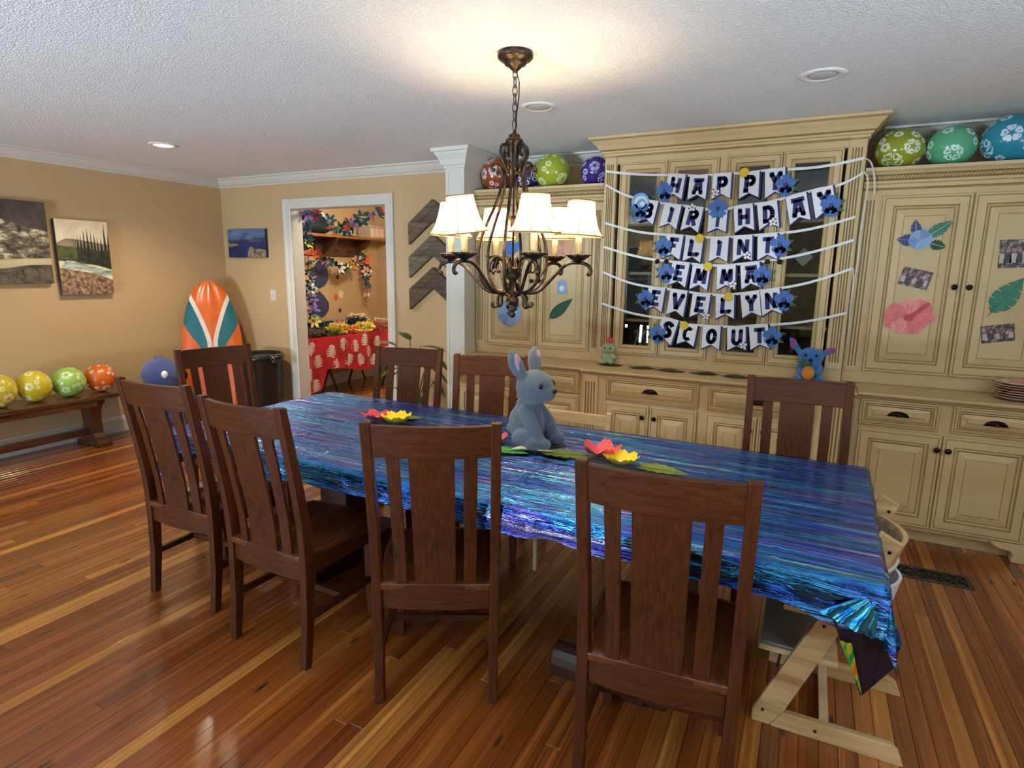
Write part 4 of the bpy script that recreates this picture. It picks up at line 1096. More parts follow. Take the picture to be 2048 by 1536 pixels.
def photo(lb, x, z, w_, h, a, i, y=YR):
    t = flat('photo_print', lb, 'photograph', x, z, y)
    q = MB(); q.prism([(-w_ / 2, -h / 2), (w_ / 2, -h / 2), (w_ / 2, h / 2), (-w_ / 2, h / 2)], 0, .0012, 0, XZ(0, 0, 0, R(a))); q.build('print', photo_mat(i), t)
    # blurred standing figures in the picture, flat print
    q = MB(); rr = random.Random(i)
    for k in range(5):
        fx = (-.38 + .19 * k) * w_; s_ = h * rr.uniform(.16, .24); c_ = k % 2
        q.prism([(fx + s_ * .32 * math.cos(2 * PI * j / 8), h * .12 + s_ * .36 * math.sin(2 * PI * j / 8)) for j in range(8)], .0014, .0016, 1, XZ(0, 0, 0, R(a)))
        q.prism([(fx - s_ * .5, -h * .32), (fx + s_ * .5, -h * .32), (fx + s_ * .4, h * .02), (fx - s_ * .4, h * .02)], .0014, .0016, c_ * 2, XZ(0, 0, 0, R(a)))
    q.build('printed_figures', [plain('print_pale', 'b8a8a0', .4), plain('print_skin', '9a7468', .4), plain('print_dark', '32282a', .4)], t)
photo('small dark group photo tilted above the pink hibiscus', .554, 1.541, .155, .106, -13, 0)
photo('square dark group photo at the right edge, above the banana leaf', 1.0, 1.683, .135, .155, 3, 1)
photo('dark group photo at the right edge, below the banana leaf', .986, 1.236, .155, .10, 10, 2)
t = flat('blue_hibiscus_cutout', 'pale blue hibiscus paper cut-out low on the left upper cabinet', 'paper flower', -2.145, 1.222)
q = MB(); petals(q, .105, 5, .95, 0, a0=.3); q.build('blossom', [SKYB, SKYC], t); q = MB(); q.prism([(.022 * math.cos(2 * PI * i / 10), .022 * math.sin(2 * PI * i / 10)) for i in range(10)], .004, .005, 0, XZ(0, 0, 0)); q.build('flower_centre', NAVL, t)
t = flat('green_leaf_cutout', 'dark green slanting leaf paper cut-out on the left upper cabinet', 'paper leaf', -1.70, 1.28)
q = MB(); M = XZ(-.10, 0, -.085, R(40)); frond(q, .25, .085, M, 0, 0, 0); q.build('blade', DKL, t); q = MB(); vein(q, .25, M, .0012, 0); q.build('midrib', TEALL, t)
t = flat('gift_tag', 'small blue and white paper tag hanging above the dark green leaf', 'tag', -1.700, 1.44)
q = MB(); q.prism([(-.04, -.055), (.04, -.05), (.036, .04), (.0, .058), (-.036, .036)], 0, .002, 0, XZ(0, 0, 0, R(5))); q.build('card', SKYB, t)
q = MB(); q.prism([(.02 * math.cos(2 * PI * i / 10), -.01 + .022 * math.sin(2 * PI * i / 10)) for i in range(10)], .0022, .0030, 0, XZ(0, 0, 0)); q.build('printed_flower', PAPER, t)
t = flat('blue_leaf_cutout', 'blue paper leaf cut-out on the left upper cabinet, behind the chandelier rods', 'paper leaf', -2.146, 1.735)
q = MB(); frond(q, .17, .10, XZ(0, 0, -.085, R(96)), 0); frond(q, .12, .07, XZ(.01, 0, -.04, R(50)), .0015); q.build('blade', BLUEC, t)
t = flat('pale_hibiscus_cutout', 'faded peach hibiscus cut-out right of the chandelier on the left upper cabinet', 'paper flower', -1.70, 1.74)
q = MB(); petals(q, .075, 5, .95, 0, a0=.8); q.build('blossom', [plain('peach_paper', 'd9a98c', .7, var=.12), plain('peach_paper_dark', 'cc9478', .7, var=.12)], t)
# ---------------------------------------------------------------- balloons
def balloon(lb, x, y, z0, rx, ry, rz, col, fcol, seed, fs=.03, nf=16, group=None, rough=.18):
    t = thing('balloon', lb, 'balloon', (x, y, z0), 0, group)
    m = NT('balloon_rubber'); m.set(Roughness=rough, Coat_Weight=.3, Subsurface_Weight=.25); m.b.inputs['Subsurface Radius'].default_value = (.03, .03, .02); m.color(m.ramp(m.noise(m.coords(), 6, 2), [(.3, tuple(c * .9 for c in lin(col)[:3])), (.7, col)])); m = m.mat
    q = MB(); q.ball((0, 0, rz), (rx, ry, rz), 28, 18); q.build('skin', m, t)
    fm = plain('balloon_print_' + fcol, fcol, .3, var=.02)
    rr = random.Random(seed); q = MB(); dirs = []
    tries = 0
    while len(dirs) < nf and tries < 900:
        tries += 1
        d = Vector((rr.gauss(0, 1), rr.gauss(0, 1), rr.gauss(0, 1))).normalized(); s_ = fs * rr.choice((1.25, 1.0, .6, .5, .4))
        if any((d - e).length < (s_ + u_) / rx * 1.02 for e, u_ in dirs): continue
        dirs.append((d, s_))
    for d, s_ in dirs:
        tx = d.orthogonal().normalized(); ty = d.cross(tx); a0 = rr.random() * 6
        for k in range(5):
            a = a0 + 2 * PI * k / 5; c, s = math.cos(a), math.sin(a); P_ = []
            for f, g in ((.22, 0), (.45, -.5), (.8, -.75), (1.0, -.35), (.92, 0), (1.0, .35), (.8, .75), (.45, .5)):
                u_, v_ = s_ * (f * c - g * .62 * s), s_ * (f * s + g * .62 * c)
                e = (d + (tx * u_ + ty * v_) / rx).normalized()
                P_.append((e.x * rx * 1.004, e.y * ry * 1.004, e.z * rz * 1.004 + rz))
            q.add(P_, [tuple(range(8))], 0, True)
    fo_ = q.build('flower_print', fm, t); fo_['kind'] = 'stuff'
    # tied neck
    nd = Vector((rr.uniform(-.3, .3), .8, -.3)).normalized()
    base = Vector((nd.x * rx, nd.y * ry, nd.z * rz + rz))
    q = MB(); q.tube([base - nd * .004, base + nd * .008, base + nd * .016], [.008, .005, .009], 10); q.build('neck', m, t)
    return t
G1, G2, G3 = 'balloons on the bench', 'balloons on top of the left cabinet', 'balloons on top of the right cabinet'
# bench along the left wall
BW = wood('bench_wood', '2a160a', '6a3e1c', (50, 4, 50), .28, .1, .3)
t = thing('bench', 'long dark wooden trestle bench along the left wall under the canvases', 'bench', (-5.56, 1.9, 0))
off = (-5.56, 1.9, 0)
q = MB(); q.box((-5.755, .5, .425), (-5.365, 3.26, .462)); q.build('seat_plank', BW, t, off, bevel=.005)
for y in (.9, 2.90):
    q = MB(); prof = [(-.15, .0), (.15, .0), (.15, .045), (.105, .075), (.075, .11), (.065, .2), (.075, .3), (.11, .36), (.15, .39), (.15, .424), (-.15, .424), (-.15, .39), (-.11, .36), (-.075, .3), (-.065, .2), (-.075, .11), (-.105, .075), (-.15, .045)]
    q.prism(prof, -.045, .045, 0, Matrix.Translation((-5.56, y, 0)) @ Matrix(((1, 0, 0, 0), (0, 0, 1, 0), (0, 1, 0, 0), (0, 0, 0, 1)))); q.build('trestle_end', BW, t, off, bevel=.006)
    q = MB(); q.box((-5.735, y - .055, 0), (-5.385, y + .055, .04)); q.build('trestle_foot', BW, t, off, bevel=.006)
q = MB(); q.box((-5.585, .94, .10), (-5.535, 2.86, .155)); q.build('stretcher', BW, t, off, bevel=.003)
q = MB(); n_ = 16; vs = [(-5.37, .6 + 2.5 * i / n_, .424) for i in range(n_ + 1)] ; q.box((-5.40, .94, .375), (-5.375, 2.86, .424)); q.build('apron', BW, t, off, bevel=.002)
for (x, y, r_, rz, col, f, lb) in ((-5.56, 2.262, .118, .130, 'd9c22c', 'f0e49a', 'yellow balloon on the bench, cut by the left frame edge'),
                             (-5.56, 2.50, .120, .128, 'e0c62a', 'f3e6a0', 'golden yellow balloon on the bench beside the pale green one'), (-5.55, 2.748, .124, .124, 'a4cc5c', 'e4eeb8', 'pale green balloon on the bench between yellow and orange'), (-5.55, 3.0, .122, .122, 'e06818', 'f6d6b0', 'orange balloon at the right end of the bench row')):
    balloon(lb, x, y, .463, r_, r_, rz, col, f, int(y * 100), .032, 26, G1, .3)
for (x, y, r_, rz, col, f, lb) in ((-2.36, 4.44, .125, .135, '9a4a16', 'd8c2c8', 'rust orange balloon beside the white column, behind the chandelier'), (-2.10, 4.47, .10, .105, '232a62', 'cfd2e6', 'dark navy balloon half hidden by the chandelier'), (-1.87, 4.44, .135, .132, 'a8b434', 'e4ecb0', 'lime green balloon on the left cabinet, right of the chandelier'), (-1.52, 4.45, .118, .110, '3b2d86', 'b8b0e0', 'violet balloon against the side of the hutch')):
    balloon(lb, x, y, 2.183, r_, r_, rz, col, f, int(-x * 100), .042, 24, G2)
for (x, y, r_, rz, col, f, lb) in ((.405, 4.44, .135, .120, '9aa02c', 'e4ecc8', 'olive green balloon beside the hutch cornice'), (.665, 4.44, .126, .118, '5fb888', 'cdeedd', 'mint green balloon, middle one on the right cabinet'), (.945, 4.44, .146, .136, '2c93ae', 'cfe6f2', 'large teal blue balloon at the right edge of the picture')):
    balloon(lb, x, y, 2.183, r_, r_, rz, col, f, int(x * 100), .052, 26, G3)
# ---------------------------------------------------------------- soft toys (plain generic animals)
def fur(name, col, var=.2, sc=70):
    m = NT(name); m.set(Roughness=.9, Sheen_Weight=.4, Sheen_Roughness=.5); v = m.coords(); n1 = m.noise(v, sc * 3, 4, .7); n2 = m.noise(v, sc * .3, 3)
    c = lin(col)
    m.color(m.ramp(m.math('ADD', m.math('MULTIPLY', n1, .6), m.math('MULTIPLY', n2, .4)), [(.32, tuple(x * (1 - var * 1.6) for x in c[:3])), (.68, tuple(min(1, x * (1 + var)) for x in c[:3]))])); m.bump(n1, .7, .006); return m.mat
FGB = fur('grey_blue_plush', '586470'); FPK = fur('pink_plush', 'b08aa4', .12); FPG = fur('pale_green_plush', 'a8ba90'); FBL = fur('bright_blue_plush', '2f74b8'); FMG = fur('magenta_plush', '9a3f94', .12); FCO = fur('coral_plush', 'd8604c', .15); FOR = fur('orange_plush', 'e08a28', .15); FLB = fur('light_blue_plush', '7fb6c4', .12)
EYE = plain('black_bead', '0a0a0c', .12)
def limb(q, pts, rs, n=10):
    P_ = smooth([tuple(p) for p in pts], 2); k = len(P_); L = len(rs) - 1
    rr = []
    for i in range(k):
        f = i / (k - 1) * L; a = min(L - 1, int(f)); rr.append(rs[a] + (rs[a + 1] - rs[a]) * (f - a))
    q.tube(P_, rr, n)
    q.ball(P_[0], rr[0], 10, 6); q.ball(P_[-1], rr[-1], 10, 6)
def fuse(q, name, mat, parent, vox=.006, it=4):
    me = baked(q, [('REMESH', dict(mode='VOXEL', voxel_size=vox)), ('SMOOTH', dict(factor=.6, iterations=it))])
    me.materials.append(mat); return link(name, me, parent)
# seated grey-blue toy rabbit on the table, looking to the right; local +x is its front
t = thing('plush_toy', 'grey-blue seated plush toy with upright pink-lined ears on the foil tablecloth', 'plush toy', (-1.10, 2.40, .772), R(-8))
q = MB(); q.ball((-.01, 0, .095), (.085, .088, .10)); q.ball((.0, 0, .17), (.062, .062, .07))
q.ball((.03, 0, .268), (.088, .084, .080), 18, 12); q.ball((.095, 0, .248), (.040, .046, .038))
for s in (-1, 1):
    limb(q, [(.015, s * .052, .165), (.06, s * .070, .11), (.095, s * .062, .045)], [.032, .032, .030]); q.ball((.115, s * .062, .030), (.042, .034, .028))
    q.ball((.03, s * .085, .045), (.062, .040, .045)); q.ball((.085, s * .098, .030), (.034, .030, .030))
    limb(q, [(-.005, s * .055, .325), (-.025, s * .080, .38), (-.035, s * .092, .425)], [.026, .034, .016])
q.ball((-.095, 0, .06), .026)
fuse(q, 'body', FGB, t, .0055)
for s in (-1, 1):
    q = MB(); M = Matrix.Translation((-.006, s * .084, .382)) @ Matrix.Rotation(R(-10 * s), 4, 'X') @ Matrix.Rotation(R(-10), 4, 'Y'); q.ball((0, 0, 0), (.012, .021, .044), 12, 8, 0, M); q.build('inner_ear', FPK, t)
    q = MB(); q.ball((.094, s * .052, .285), (.010, .010, .012), 12, 8); q.build('bead_eye', EYE, t)
q = MB(); q.ball((.133, 0, .262), (.010, .016, .011), 12, 8); q.build('nose', EYE, t)
# pale green doll with a coral tuft
t = thing('plush_toy', 'small pale green plush doll with a coral tuft, left end of the middle worktop', 'plush toy', (-1.29, 4.225, .886))
q = MB(); q.ball((0, 0, .042), (.042, .036, .044)); q.ball((0, -.004, .118), (.054, .045, .046))
for s in (-1, 1):
    limb(q, [(s * .036, -.01, .07), (s * .056, -.02, .05)], [.013, .012]); q.ball((s * .026, -.03, .016), (.020, .026, .016))
fuse(q, 'body', FPG, t, .005)
q = MB()
for k in range(7):
    a = 2 * PI * k / 7; q.ball((.020 * math.cos(a), .016 * math.sin(a), .172), (.012, .012, .022), 8, 6)
q.ball((0, 0, .188), (.012, .012, .024), 8, 6); q.build('tuft', FCO, t)
for s in (-1, 1):
    q = MB(); q.ball((s * .020, -.045, .122), .0065, 10, 6); q.build('bead_eye', EYE, t)
# blue bear holding a pineapple
t = thing('plush_toy', 'bright blue plush toy with magenta ears hugging an orange pineapple, right of the hutch doors', 'plush toy', (.045, 4.20, .886))
q = MB(); q.ball((0, 0, .06), (.058, .048, .06)); q.ball((0, -.006, .155), (.075, .058, .060), 16, 10)
for s in (-1, 1):
    limb(q, [(s * .05, -.005, .10), (s * .066, -.04, .075), (s * .04, -.068, .062)], [.020, .018, .017]); q.ball((s * .062, -.04, .022), (.030, .040, .022))
    limb(q, [(s * .065, 0, .175), (s * .10, 0, .20 if s > 0 else .225), (s * .125, 0, .208 if s > 0 else .262)], [.016, .020, .012])
fuse(q, 'body', FBL, t, .0055)
for s in (-1, 1):
    q = MB(); q.ball((s * .108, -.014, .203 if s > 0 else .232), (.030 if s > 0 else .020, .010, .016 if s > 0 else .034), 12, 8); q.build('inner_ear', FMG, t)
    q = MB(); q.ball((s * .030, -.058, .170), .009, 10, 6); q.build('bead_eye', EYE, t)
q = MB(); q.ball((0, -.064, .142), (.014, .010, .010), 10, 6); q.build('nose', EYE, t)
q = MB(); q.ball((-.008, -.072, .06), (.038, .030, .044), 14, 10); pa = q.build('pineapple', FOR, t)
q = MB()
for k in range(6): limb(q, [(-.012, -.072, .10), (-.03 + .012 * (k - 3), -.072 - .006 * (k % 2), .122), (-.045 + .014 * (k - 2), -.072, .135)], [.007, .006, .002], 6)
q.build('pineapple_leaves', GRNC, pa)
# large blue toy on the floor beyond the bench
t = thing('plush_toy', 'large dull blue plush toy with a head tuft, mostly hidden behind the leftmost chair', 'plush toy', (-5.38, 3.47, 0))
FDB = fur('dull_blue_plush', '43538a', .12)
q = MB(); q.ball((0, 0, .26), (.17, .18, .26), 18, 12); q.ball((0, -.02, .57), (.17, .175, .155), 20, 12)
for s in (-1, 1): q.ball((.08, s * .11 - .02, .06), (.15, .07, .06)); limb(q, [(.03, s * .15, .42), (.10, s * .20, .32), (.14, s * .19, .24)], [.05, .05, .045])
limb(q, [(0, -.05, .715), (-.01, -.07, .745)], [.022, .006]); limb(q, [(.01, -.02, .72), (.012, -.015, .750)], [.020, .006])
fuse(q, 'body', FDB, t, .012)
q = MB(); q.ball((.115, .085, .55), (.065, .065, .070), 14, 10); q.build('dark_mouth_opening', EYE, t)
q = MB(); q.ball((.150, -.09, .585), (.024, .030, .036), 12, 8); q.build('white_patch', plain('white_patch', 'eef4f6', .2), t)
q = MB(); q.ball((.19, -.16, .07), (.055, .04, .055), 12, 8); q.build('red_foot_pad', fur('red_pad', '8a3040', .1), t)
# ---------------------------------------------------------------- canvases, chevrons
def noisy(name, stops, scale, rough=.6, stretch=(1, 1, 1), detail=5, dist=.5):
    m = NT(name); m.set(Roughness=rough); m.color(m.ramp(m.noise(m.coords(stretch), scale, detail, .62, dist), stops)); return m.mat
EDGE = plain('canvas_edge', '3a2e22', .7)
YZ = lambda x, y, z: Matrix.Translation((x, y, z)) @ Matrix(((0, 0, 1, 0), (1, 0, 0, 0), (0, 1, 0, 0), (0, 0, 0, 1)))   # polygon xy -> yz plane, extrusion towards +x
t = thing('canvas_print', 'large grey canvas of snowy rocky mountains, cut by the left frame edge', 'picture', (WX + .012, 2.42, 1.735))
q = MB(); q.box((.0, -.42, -.33), (.035, .42, .33)); q.build('stretched_canvas', EDGE, t, bevel=.003)
K = [noisy('storm_sky', [(.3, '2c2622'), (.6, '5a5048'), (.75, '8a8078')], 6), noisy('rock_and_snow', [(.36, '2e2820'), (.47, '665c4a'), (.55, '8e8468'), (.64, 'e4d8b8')], 13, stretch=(1, 1, 1.7)), noisy('pale_slope', [(.3, 'a89c78'), (.6, 'cdbf94')], 14, stretch=(1, .6, 3)), noisy('dark_scree', [(.35, '241f18'), (.6, '6a604a')], 22), noisy('snow_cap', [(.38, '6e6450'), (.46, 'e6dcc0')], 11)]
q = MB()
def lay(poly, d, mi): q.prism(poly, .035 + d, .0353 + d, mi, YZ(0, 0, 0))
lay([(-.418, -.328), (.418, -.328), (.418, .328), (-.418, .328)], .0002, 0)
lay([(-.418, -.15), (.418, -.15), (.418, .10), (.30, .115), (.20, .14), (.10, .175), (-.02, .205), (-.15, .19), (-.3, .22), (-.418, .20)], .0006, 1)
lay([(-.418, .10), (-.2, .09), (-.05, .10), (.04, .11), (.12, .15), (.10, .175), (-.02, .205), (-.15, .19), (-.3, .22), (-.418, .20)], .0010, 4)
lay([(-.418, -.24), (.0, -.22), (.25, -.18), (.418, -.175), (.418, -.12), (.2, -.13), (-.05, -.145), (-.418, -.15)], .0014, 2)
lay([(-.418, -.328), (.418, -.328), (.418, -.20), (.25, -.205), (.0, -.25), (-.418, -.26)], .0018, 3)
q.build('printed_landscape', K, t)
t = thing('canvas_print', 'tall canvas of a river past dark spruces, right of the grey mountain canvas', 'picture', (WX + .012, 3.105, 1.625))
q = MB(); q.box((.0, -.215, -.322), (.035, .215, .322)); q.build('stretched_canvas', EDGE, t, bevel=.003)
K = [noisy('evening_sky', [(.35, 'd8c9a4'), (.6, 'ece0c2')], 5), noisy('far_mountain', [(.4, '6a5a48'), (.6, 'a08c74')], 9), noisy('meadow', [(.4, '2f3a1e'), (.6, '55602e')], 14), noisy('spruce', [(.4, '14150f'), (.62, '34372a')], 40), noisy('river', [(.38, '6f8078'), (.5, 'a8b4a8'), (.62, 'dcdcc8')], 16, stretch=(1, .5, 2.5)), noisy('gravel', [(.36, '4a3428'), (.5, '86684e'), (.64, 'b89a78')], 30)]
q = MB()
lay([(-.213, -.32), (.213, -.32), (.213, .32), (-.213, .32)], .0002, 0)
lay([(-.213, .0), (.213, .0), (.213, .12), (.05, .14), (-.05, .155), (-.14, .16), (-.213, .12)], .0006, 1)
lay([(-.213, -.03), (.213, -.08), (.213, .05), (-.02, .085), (-.213, .10)], .0010, 2)
rr = random.Random(4); tr_p = [(.213, -.10), (-.06, -.02)]
xx = -.06
while xx < .205:
    h_ = .17 + .09 * rr.random() + (.07 if abs(xx - .0) < .018 or abs(xx - .16) < .016 else 0); w_ = .024 + .010 * rr.random()
    tr_p += [(xx, .02), (xx + w_ * .35, h_ * .7), (xx + w_ * .5, h_), (xx + w_ * .65, h_ * .7), (xx + w_, .03)]; xx += w_
lay(tr_p + [(.213, .12)], .0014, 3)
lay([(-.213, -.10), (-.15, -.025), (-.10, -.03), (.05, -.075), (.213, -.115), (.213, -.20), (.0, -.13)], .0018, 4)
lay([(-.213, -.32), (.213, -.32), (.213, -.19), (.06, -.135), (-.213, -.09)], .0022, 5)
q.build('printed_landscape', K, t)
t = thing('canvas_print', 'small blue lake landscape canvas near the room corner', 'picture', (-5.41, WY, 1.812))
q = MB(); q.box((-.285, -.03, -.148), (.285, 0, .148)); q.build('stretched_canvas', plain('blue_edge', '1e2440', .7), t, bevel=.003)
K = [noisy('blue_sky', [(.35, '39507e'), (.65, '6b8aa8')], 5, stretch=(1, 1, 3)), noisy('lake', [(.35, '141c48'), (.65, '28336c')], 9), noisy('far_ridge', [(.4, '232b45'), (.62, '4c5468')], 18), noisy('tan_rock', [(.38, '5c5140'), (.6, 'a4947a')], 16)]
q = MB()
def lay2(poly, d, mi): q.prism(poly, .03 + d, .0303 + d, mi, XZ(0, 0, 0))
lay2([(-.283, -.146), (.283, -.146), (.283, .146), (-.283, .146)], .0002, 0)
lay2([(-.283, -.02), (.283, -.02), (.283, .06), (.2, .05), (.12, .06), (.05, .035), (-.08, .045), (-.2, .03), (-.283, .045)], .0006, 2)
lay2([(-.283, -.146), (.283, -.146), (.283, .01), (-.283, .015)], .0010, 1)
lay2([(.0, -.146), (.283, -.146), (.283, -.07), (.2, -.055), (.12, -.06), (.07, -.03), (.03, -.05)], .0014, 3)
lay2([(-.283, .0), (-.16, .0), (-.1, -.02), (-.2, -.03), (-.283, -.04)], .0014, 3)
q.build('printed_landscape', K, t)
for i, (zt_, lb) in enumerate(((2.165, 'topmost of the three weathered wood chevrons beside the column'), (1.868, 'middle one of the three weathered wood chevrons beside the column'), (1.580, 'lowest of the three weathered wood chevrons beside the column'))):
    t = thing('wood_chevron', lb, 'wall decor', (-3.045, WY, zt_), 0, 'weathered wood chevrons')
    wd = wood('weathered_board_%d' % i, ['3c2f24', '3e3025', '33271d'][i], ['7a6650', '80705c', '6a543e'][i], (4, 40, 40), .7, .3)
    for s in (-1, 1):
        for h0, h1 in ((-.185, -.094), (-.091, 0)):
            q = MB(); q.prism([(0, h0), (s * .258, h0 - .198), (s * .258, h1 - .198), (0, h1)], 0, .04 if h1 < 0 else .042, 0, XZ(0, 0, 0)); q.build('board', wd, t)
# ---------------------------------------------------------------- orange board, bin, plant in the corner
ORA = plain('orange_vinyl', 'e4681a', .22, var=.06, Coat_Weight=.4); TEA = plain('teal_vinyl', '1f6e74', .25); WVI = plain('white_vinyl', 'e8dcd4', .25)
t = thing('surf_board', 'orange inflatable surf board with white and teal stripes standing in the corner', 'surf board', (-5.40, 4.02, 0))
yaw = R(52)   # its face looks towards the middle of the room
BM = Matrix.Rotation(yaw - PI / 2 + PI / 2, 4, 'Z') @ Matrix.Rotation(R(-13), 4, 'X') 
def half(z):   # half width of the outline
    f = z / 1.46
    return .285 * (1 - max(0, (f - .45) / .55) ** 2.2) ** .5 * (.86 + .14 * min(1, f / .35)) if f < 1 else 0
nz_, nw = 36, 16; q = MB(); vs = []; fs = []; mm = []
for side in (-1, 1):
    for i in range(nz_ + 1):
        z = 1.46 * min(1, i / nz_) ; hw = half(min(z, 1.4599)) if i < nz_ else .0
        for j in range(nw + 1):
            f = 2 * j / nw - 1; th = .045 * math.sqrt(max(0, 1 - f ** 2 * .96)) * (1 - .5 * max(0, (z - 1.2) / .26)) + .004 * math.cos(f * 9.4)
            vs.append((f * hw, side * th, z))
st = (nz_ + 1) * (nw + 1)
for side in (0, 1):
    for i in range(nz_):
        for j in range(nw):
            a = side * st + i * (nw + 1) + j
            f = (a, a + 1, a + nw + 2, a + nw + 1); fs.append(f if side else f[::-1])
            mm.append(0)
q.add(vs, fs, mm, True, BM); q.build('inflated_body', ORA, t)
def bsurf(x, z):
    hw = max(.01, half(min(z, 1.4599))); f = max(-1, min(1, x / hw))
    return -(.045 * math.sqrt(max(0, 1 - f ** 2 * .96)) * (1 - .5 * max(0, (z - 1.2) / .26)) + .004 * math.cos(f * 9.4)) - .0025
def stripe(nm, mat, lo, hi, z0, z1):
    for s in (-1, 1):
        q = MB(); vs = []; fs = []; n_ = 40; k = 6
        for i in range(n_ + 1):
            z = z0 + (z1 - z0) * i / n_; hw = half(min(z, 1.45)) * .985; a, b = min(hw, lo(z)), min(hw, hi(z))
            for j in range(k + 1): x = a + (b - a) * j / k; vs.append((s * x, bsurf(x, z), z))
        for i in range(n_):
            for j in range(k): c = i * (k + 1) + j; fs.append((c, c + 1, c + k + 2, c + k + 1))
        q.add(vs, fs, 0, True, BM); q.build(nm, mat, t)
vee = lambda z: .006 + .20 * max(0, (z - .80) / .60) ** 1.25
stripe('white_stripe', WVI, lambda z: max(0, vee(z) - .0), lambda z: vee(z) + .042 + .01 * max(0, z - 1.1), .25, 1.36)
stripe('teal_stripe', TEA, lambda z: vee(z) + .042 + .01 * max(0, z - 1.1), lambda z: vee(z) + .075 + .12 * max(0, math.sin(PI * min(1, max(0, (z - .7) / .62)))) , .25, 1.30)
DKG = plain('dark_green_plastic', '1c241e', .35)
t = thing('waste_bin', 'dark green plastic bin with a rolled rim between the orange board and the doorway', 'bin', (-5.00, 4.27, 0))
q = MB(); q.lathe([(0, .0), (.165, 0), (.17, .01), (.205, .66), (.215, .665), (.215, .69), (.20, .70), (.198, .66), (.16, .03), (0, .025)], 28); q.build('tub', DKG, t)
q = MB(); q.lathe([(.222, .64), (.228, .65), (.226, .675), (.218, .68)], 28); q.build('rolled_rim', plain('black_bag', '0e100f', .15), t)
q = MB(); limb(q, [(.20, -.06, .68), (.245, -.05, .62), (.235, -.02, .57)], [.02, .03, .02]); q.build('bag_edge', _mats['black_bag'], t)
LEAFM = wood('plant_leaf', '1c3a18', '3f6a2c', (6, 6, 6), .3, .1)
POT = plain('white_pot', 'dcd8cc', .3)
t = thing('potted_plant', 'green broad-leaved plant in a white pot between the doorway and the white column', 'plant', (-3.06, 4.22, 0))
q = MB(); q.lathe([(0, 0), (.11, 0), (.125, .02), (.145, .26), (.15, .27), (.15, .30), (.137, .30), (.13, .25), (0, .25)], 24); q.build('pot', POT, t)
q = MB(); q.lathe([(.128, .262), (.06, .268), (0, .27)], 18); q.build('soil', plain('soil', '2a1c12', .9), t)
rr = random.Random(11)
LV = [(-.22, -.04, .90, 30, .24), (.10, .02, .90, 10, .24), (.27, -.03, .83, -25, .22), (-.24, .02, .66, -40, .22), (.07, -.14, .60, -75, .26), (.22, .06, .72, -50, .22), (-.10, -.16, .72, -20, .22), (.0, .04, .80, 60, .16), (-.16, .10, .78, 15, .2), (.16, -.14, .50, -60, .2), (-.17, -.12, .54, -55, .2), (-.05, .02, .95, 50, .2), (.26, .04, .60, -60, .18)]
for (dx, dy, z, pit, L) in LV:
    a = math.atan2(dy, dx)
    q = MB(); limb(q, [(dx * .08, dy * .08, .26), (dx * .35, dy * .35, z * .75), (dx * .75, dy * .75, z)], [.006, .005, .004], 6); q.build('stem', LEAFM, t)
    q = MB(); vs = []; fs = []; n_ = 9
    for i in range(n_ + 1):
        f = i / n_; wv = .5 * .48 * L * math.sin(PI * min(1, f * .97 + .02) ** .8)
        drop = -.25 * L * f * f
        for g in (-1, -.5, 0, .5, 1): vs.append((L * f, g * wv, drop + .10 * abs(g) * wv))
    for i in range(n_):
        for j in range(4): k = i * 5 + j; fs.append((k, k + 1, k + 6, k + 5))
    M = Matrix.Translation((dx * .72, dy * .72, z)) @ Matrix.Rotation(a, 4, 'Z') @ Matrix.Rotation(R(-pit * .6), 4, 'Y')
    q.add(vs, fs, 0, True, M); q.build('leaf', LEAFM, t)
# ---------------------------------------------------------------- high chair at the right end of the table
BE = wood('beech', 'b08a58', 'd9b680', (3, 30, 30), .4, .06); BEL = wood('beech_edge', 'c4a374', 'e2c798', (3, 30, 30), .4, .05)
GREYP = plain('grey_plastic', '8a8886', .35); WPL = plain('white_plastic', 'e6e6e8', .3); STL = plain('grey_steel', '8c8c90', .25, .9)
t = thing('high_chair', 'light beech high chair with slanted uprights at the right end of the table', 'high chair', (.18, 2.235, 0))
off = (.18, 2.235, 0)
XZW = lambda y: Matrix(((1, 0, 0, 0), (0, 0, -1, y), (0, 1, 0, 0), (0, 0, 0, 1)))
for y, dx in ((2.062, 0.0), (2.44, .035)):
    q = MB(); q.prism([(-.045 + dx, .0), (.014 + dx, .0), (.055 + dx, .067), (.327 + dx, .743), (.268 + dx, .775), (-.045 + dx, .045)], 0, .024, 0, XZW(y)); o = q.build('slanted_upright', BE, t, off, bevel=.003)
    q = MB(); q.prism([(.016 + dx, 0), (.412 + dx, 0), (.395 + dx, .045), (.372 + dx, .064), (.05 + dx, .064)], 0, .026, 0, XZW(y - .001)); q.build('floor_runner', BE, t, off, bevel=.003)
    for bx, bz in ((-.012, .052), (.145, .42), (.295, .715)):
        q = MB(); q.lathe([(.0055, 0), (.0055, .002), (0, .0025)], 10, M=Matrix.Translation((bx + dx, y - .024, bz)) @ Matrix.Rotation(PI / 2, 4, 'X')); q.build('bolt', BRONZE, t, off)
    q = MB(); q.lathe([(.0055, 0), (.0055, .002), (0, .0025)], 10, M=Matrix.Translation((.155 + dx, y - .027, .032)) @ Matrix.Rotation(PI / 2, 4, 'X')); q.build('bolt', BRONZE, t, off)
q = MB(); q.box((.165, 2.06, .03), (.195, 2.42, .052)); q.build('floor_crossbar', BEL, t, off, bevel=.002)
q = MB(); q.tube([(.02, 2.06, .21), (.05, 2.42, .21)], .005, 8); q.build('steel_rod', STL, t, off)
q = MB(); q.box((-.045, 2.066, .262), (.20, 2.414, .282)); q.build('foot_plate', BEL, t, off, bevel=.003)
q = MB(); q.box((.02, 2.066, .43), (.30, 2.414, .45)); q.build('seat_plate', BEL, t, off, bevel=.003)
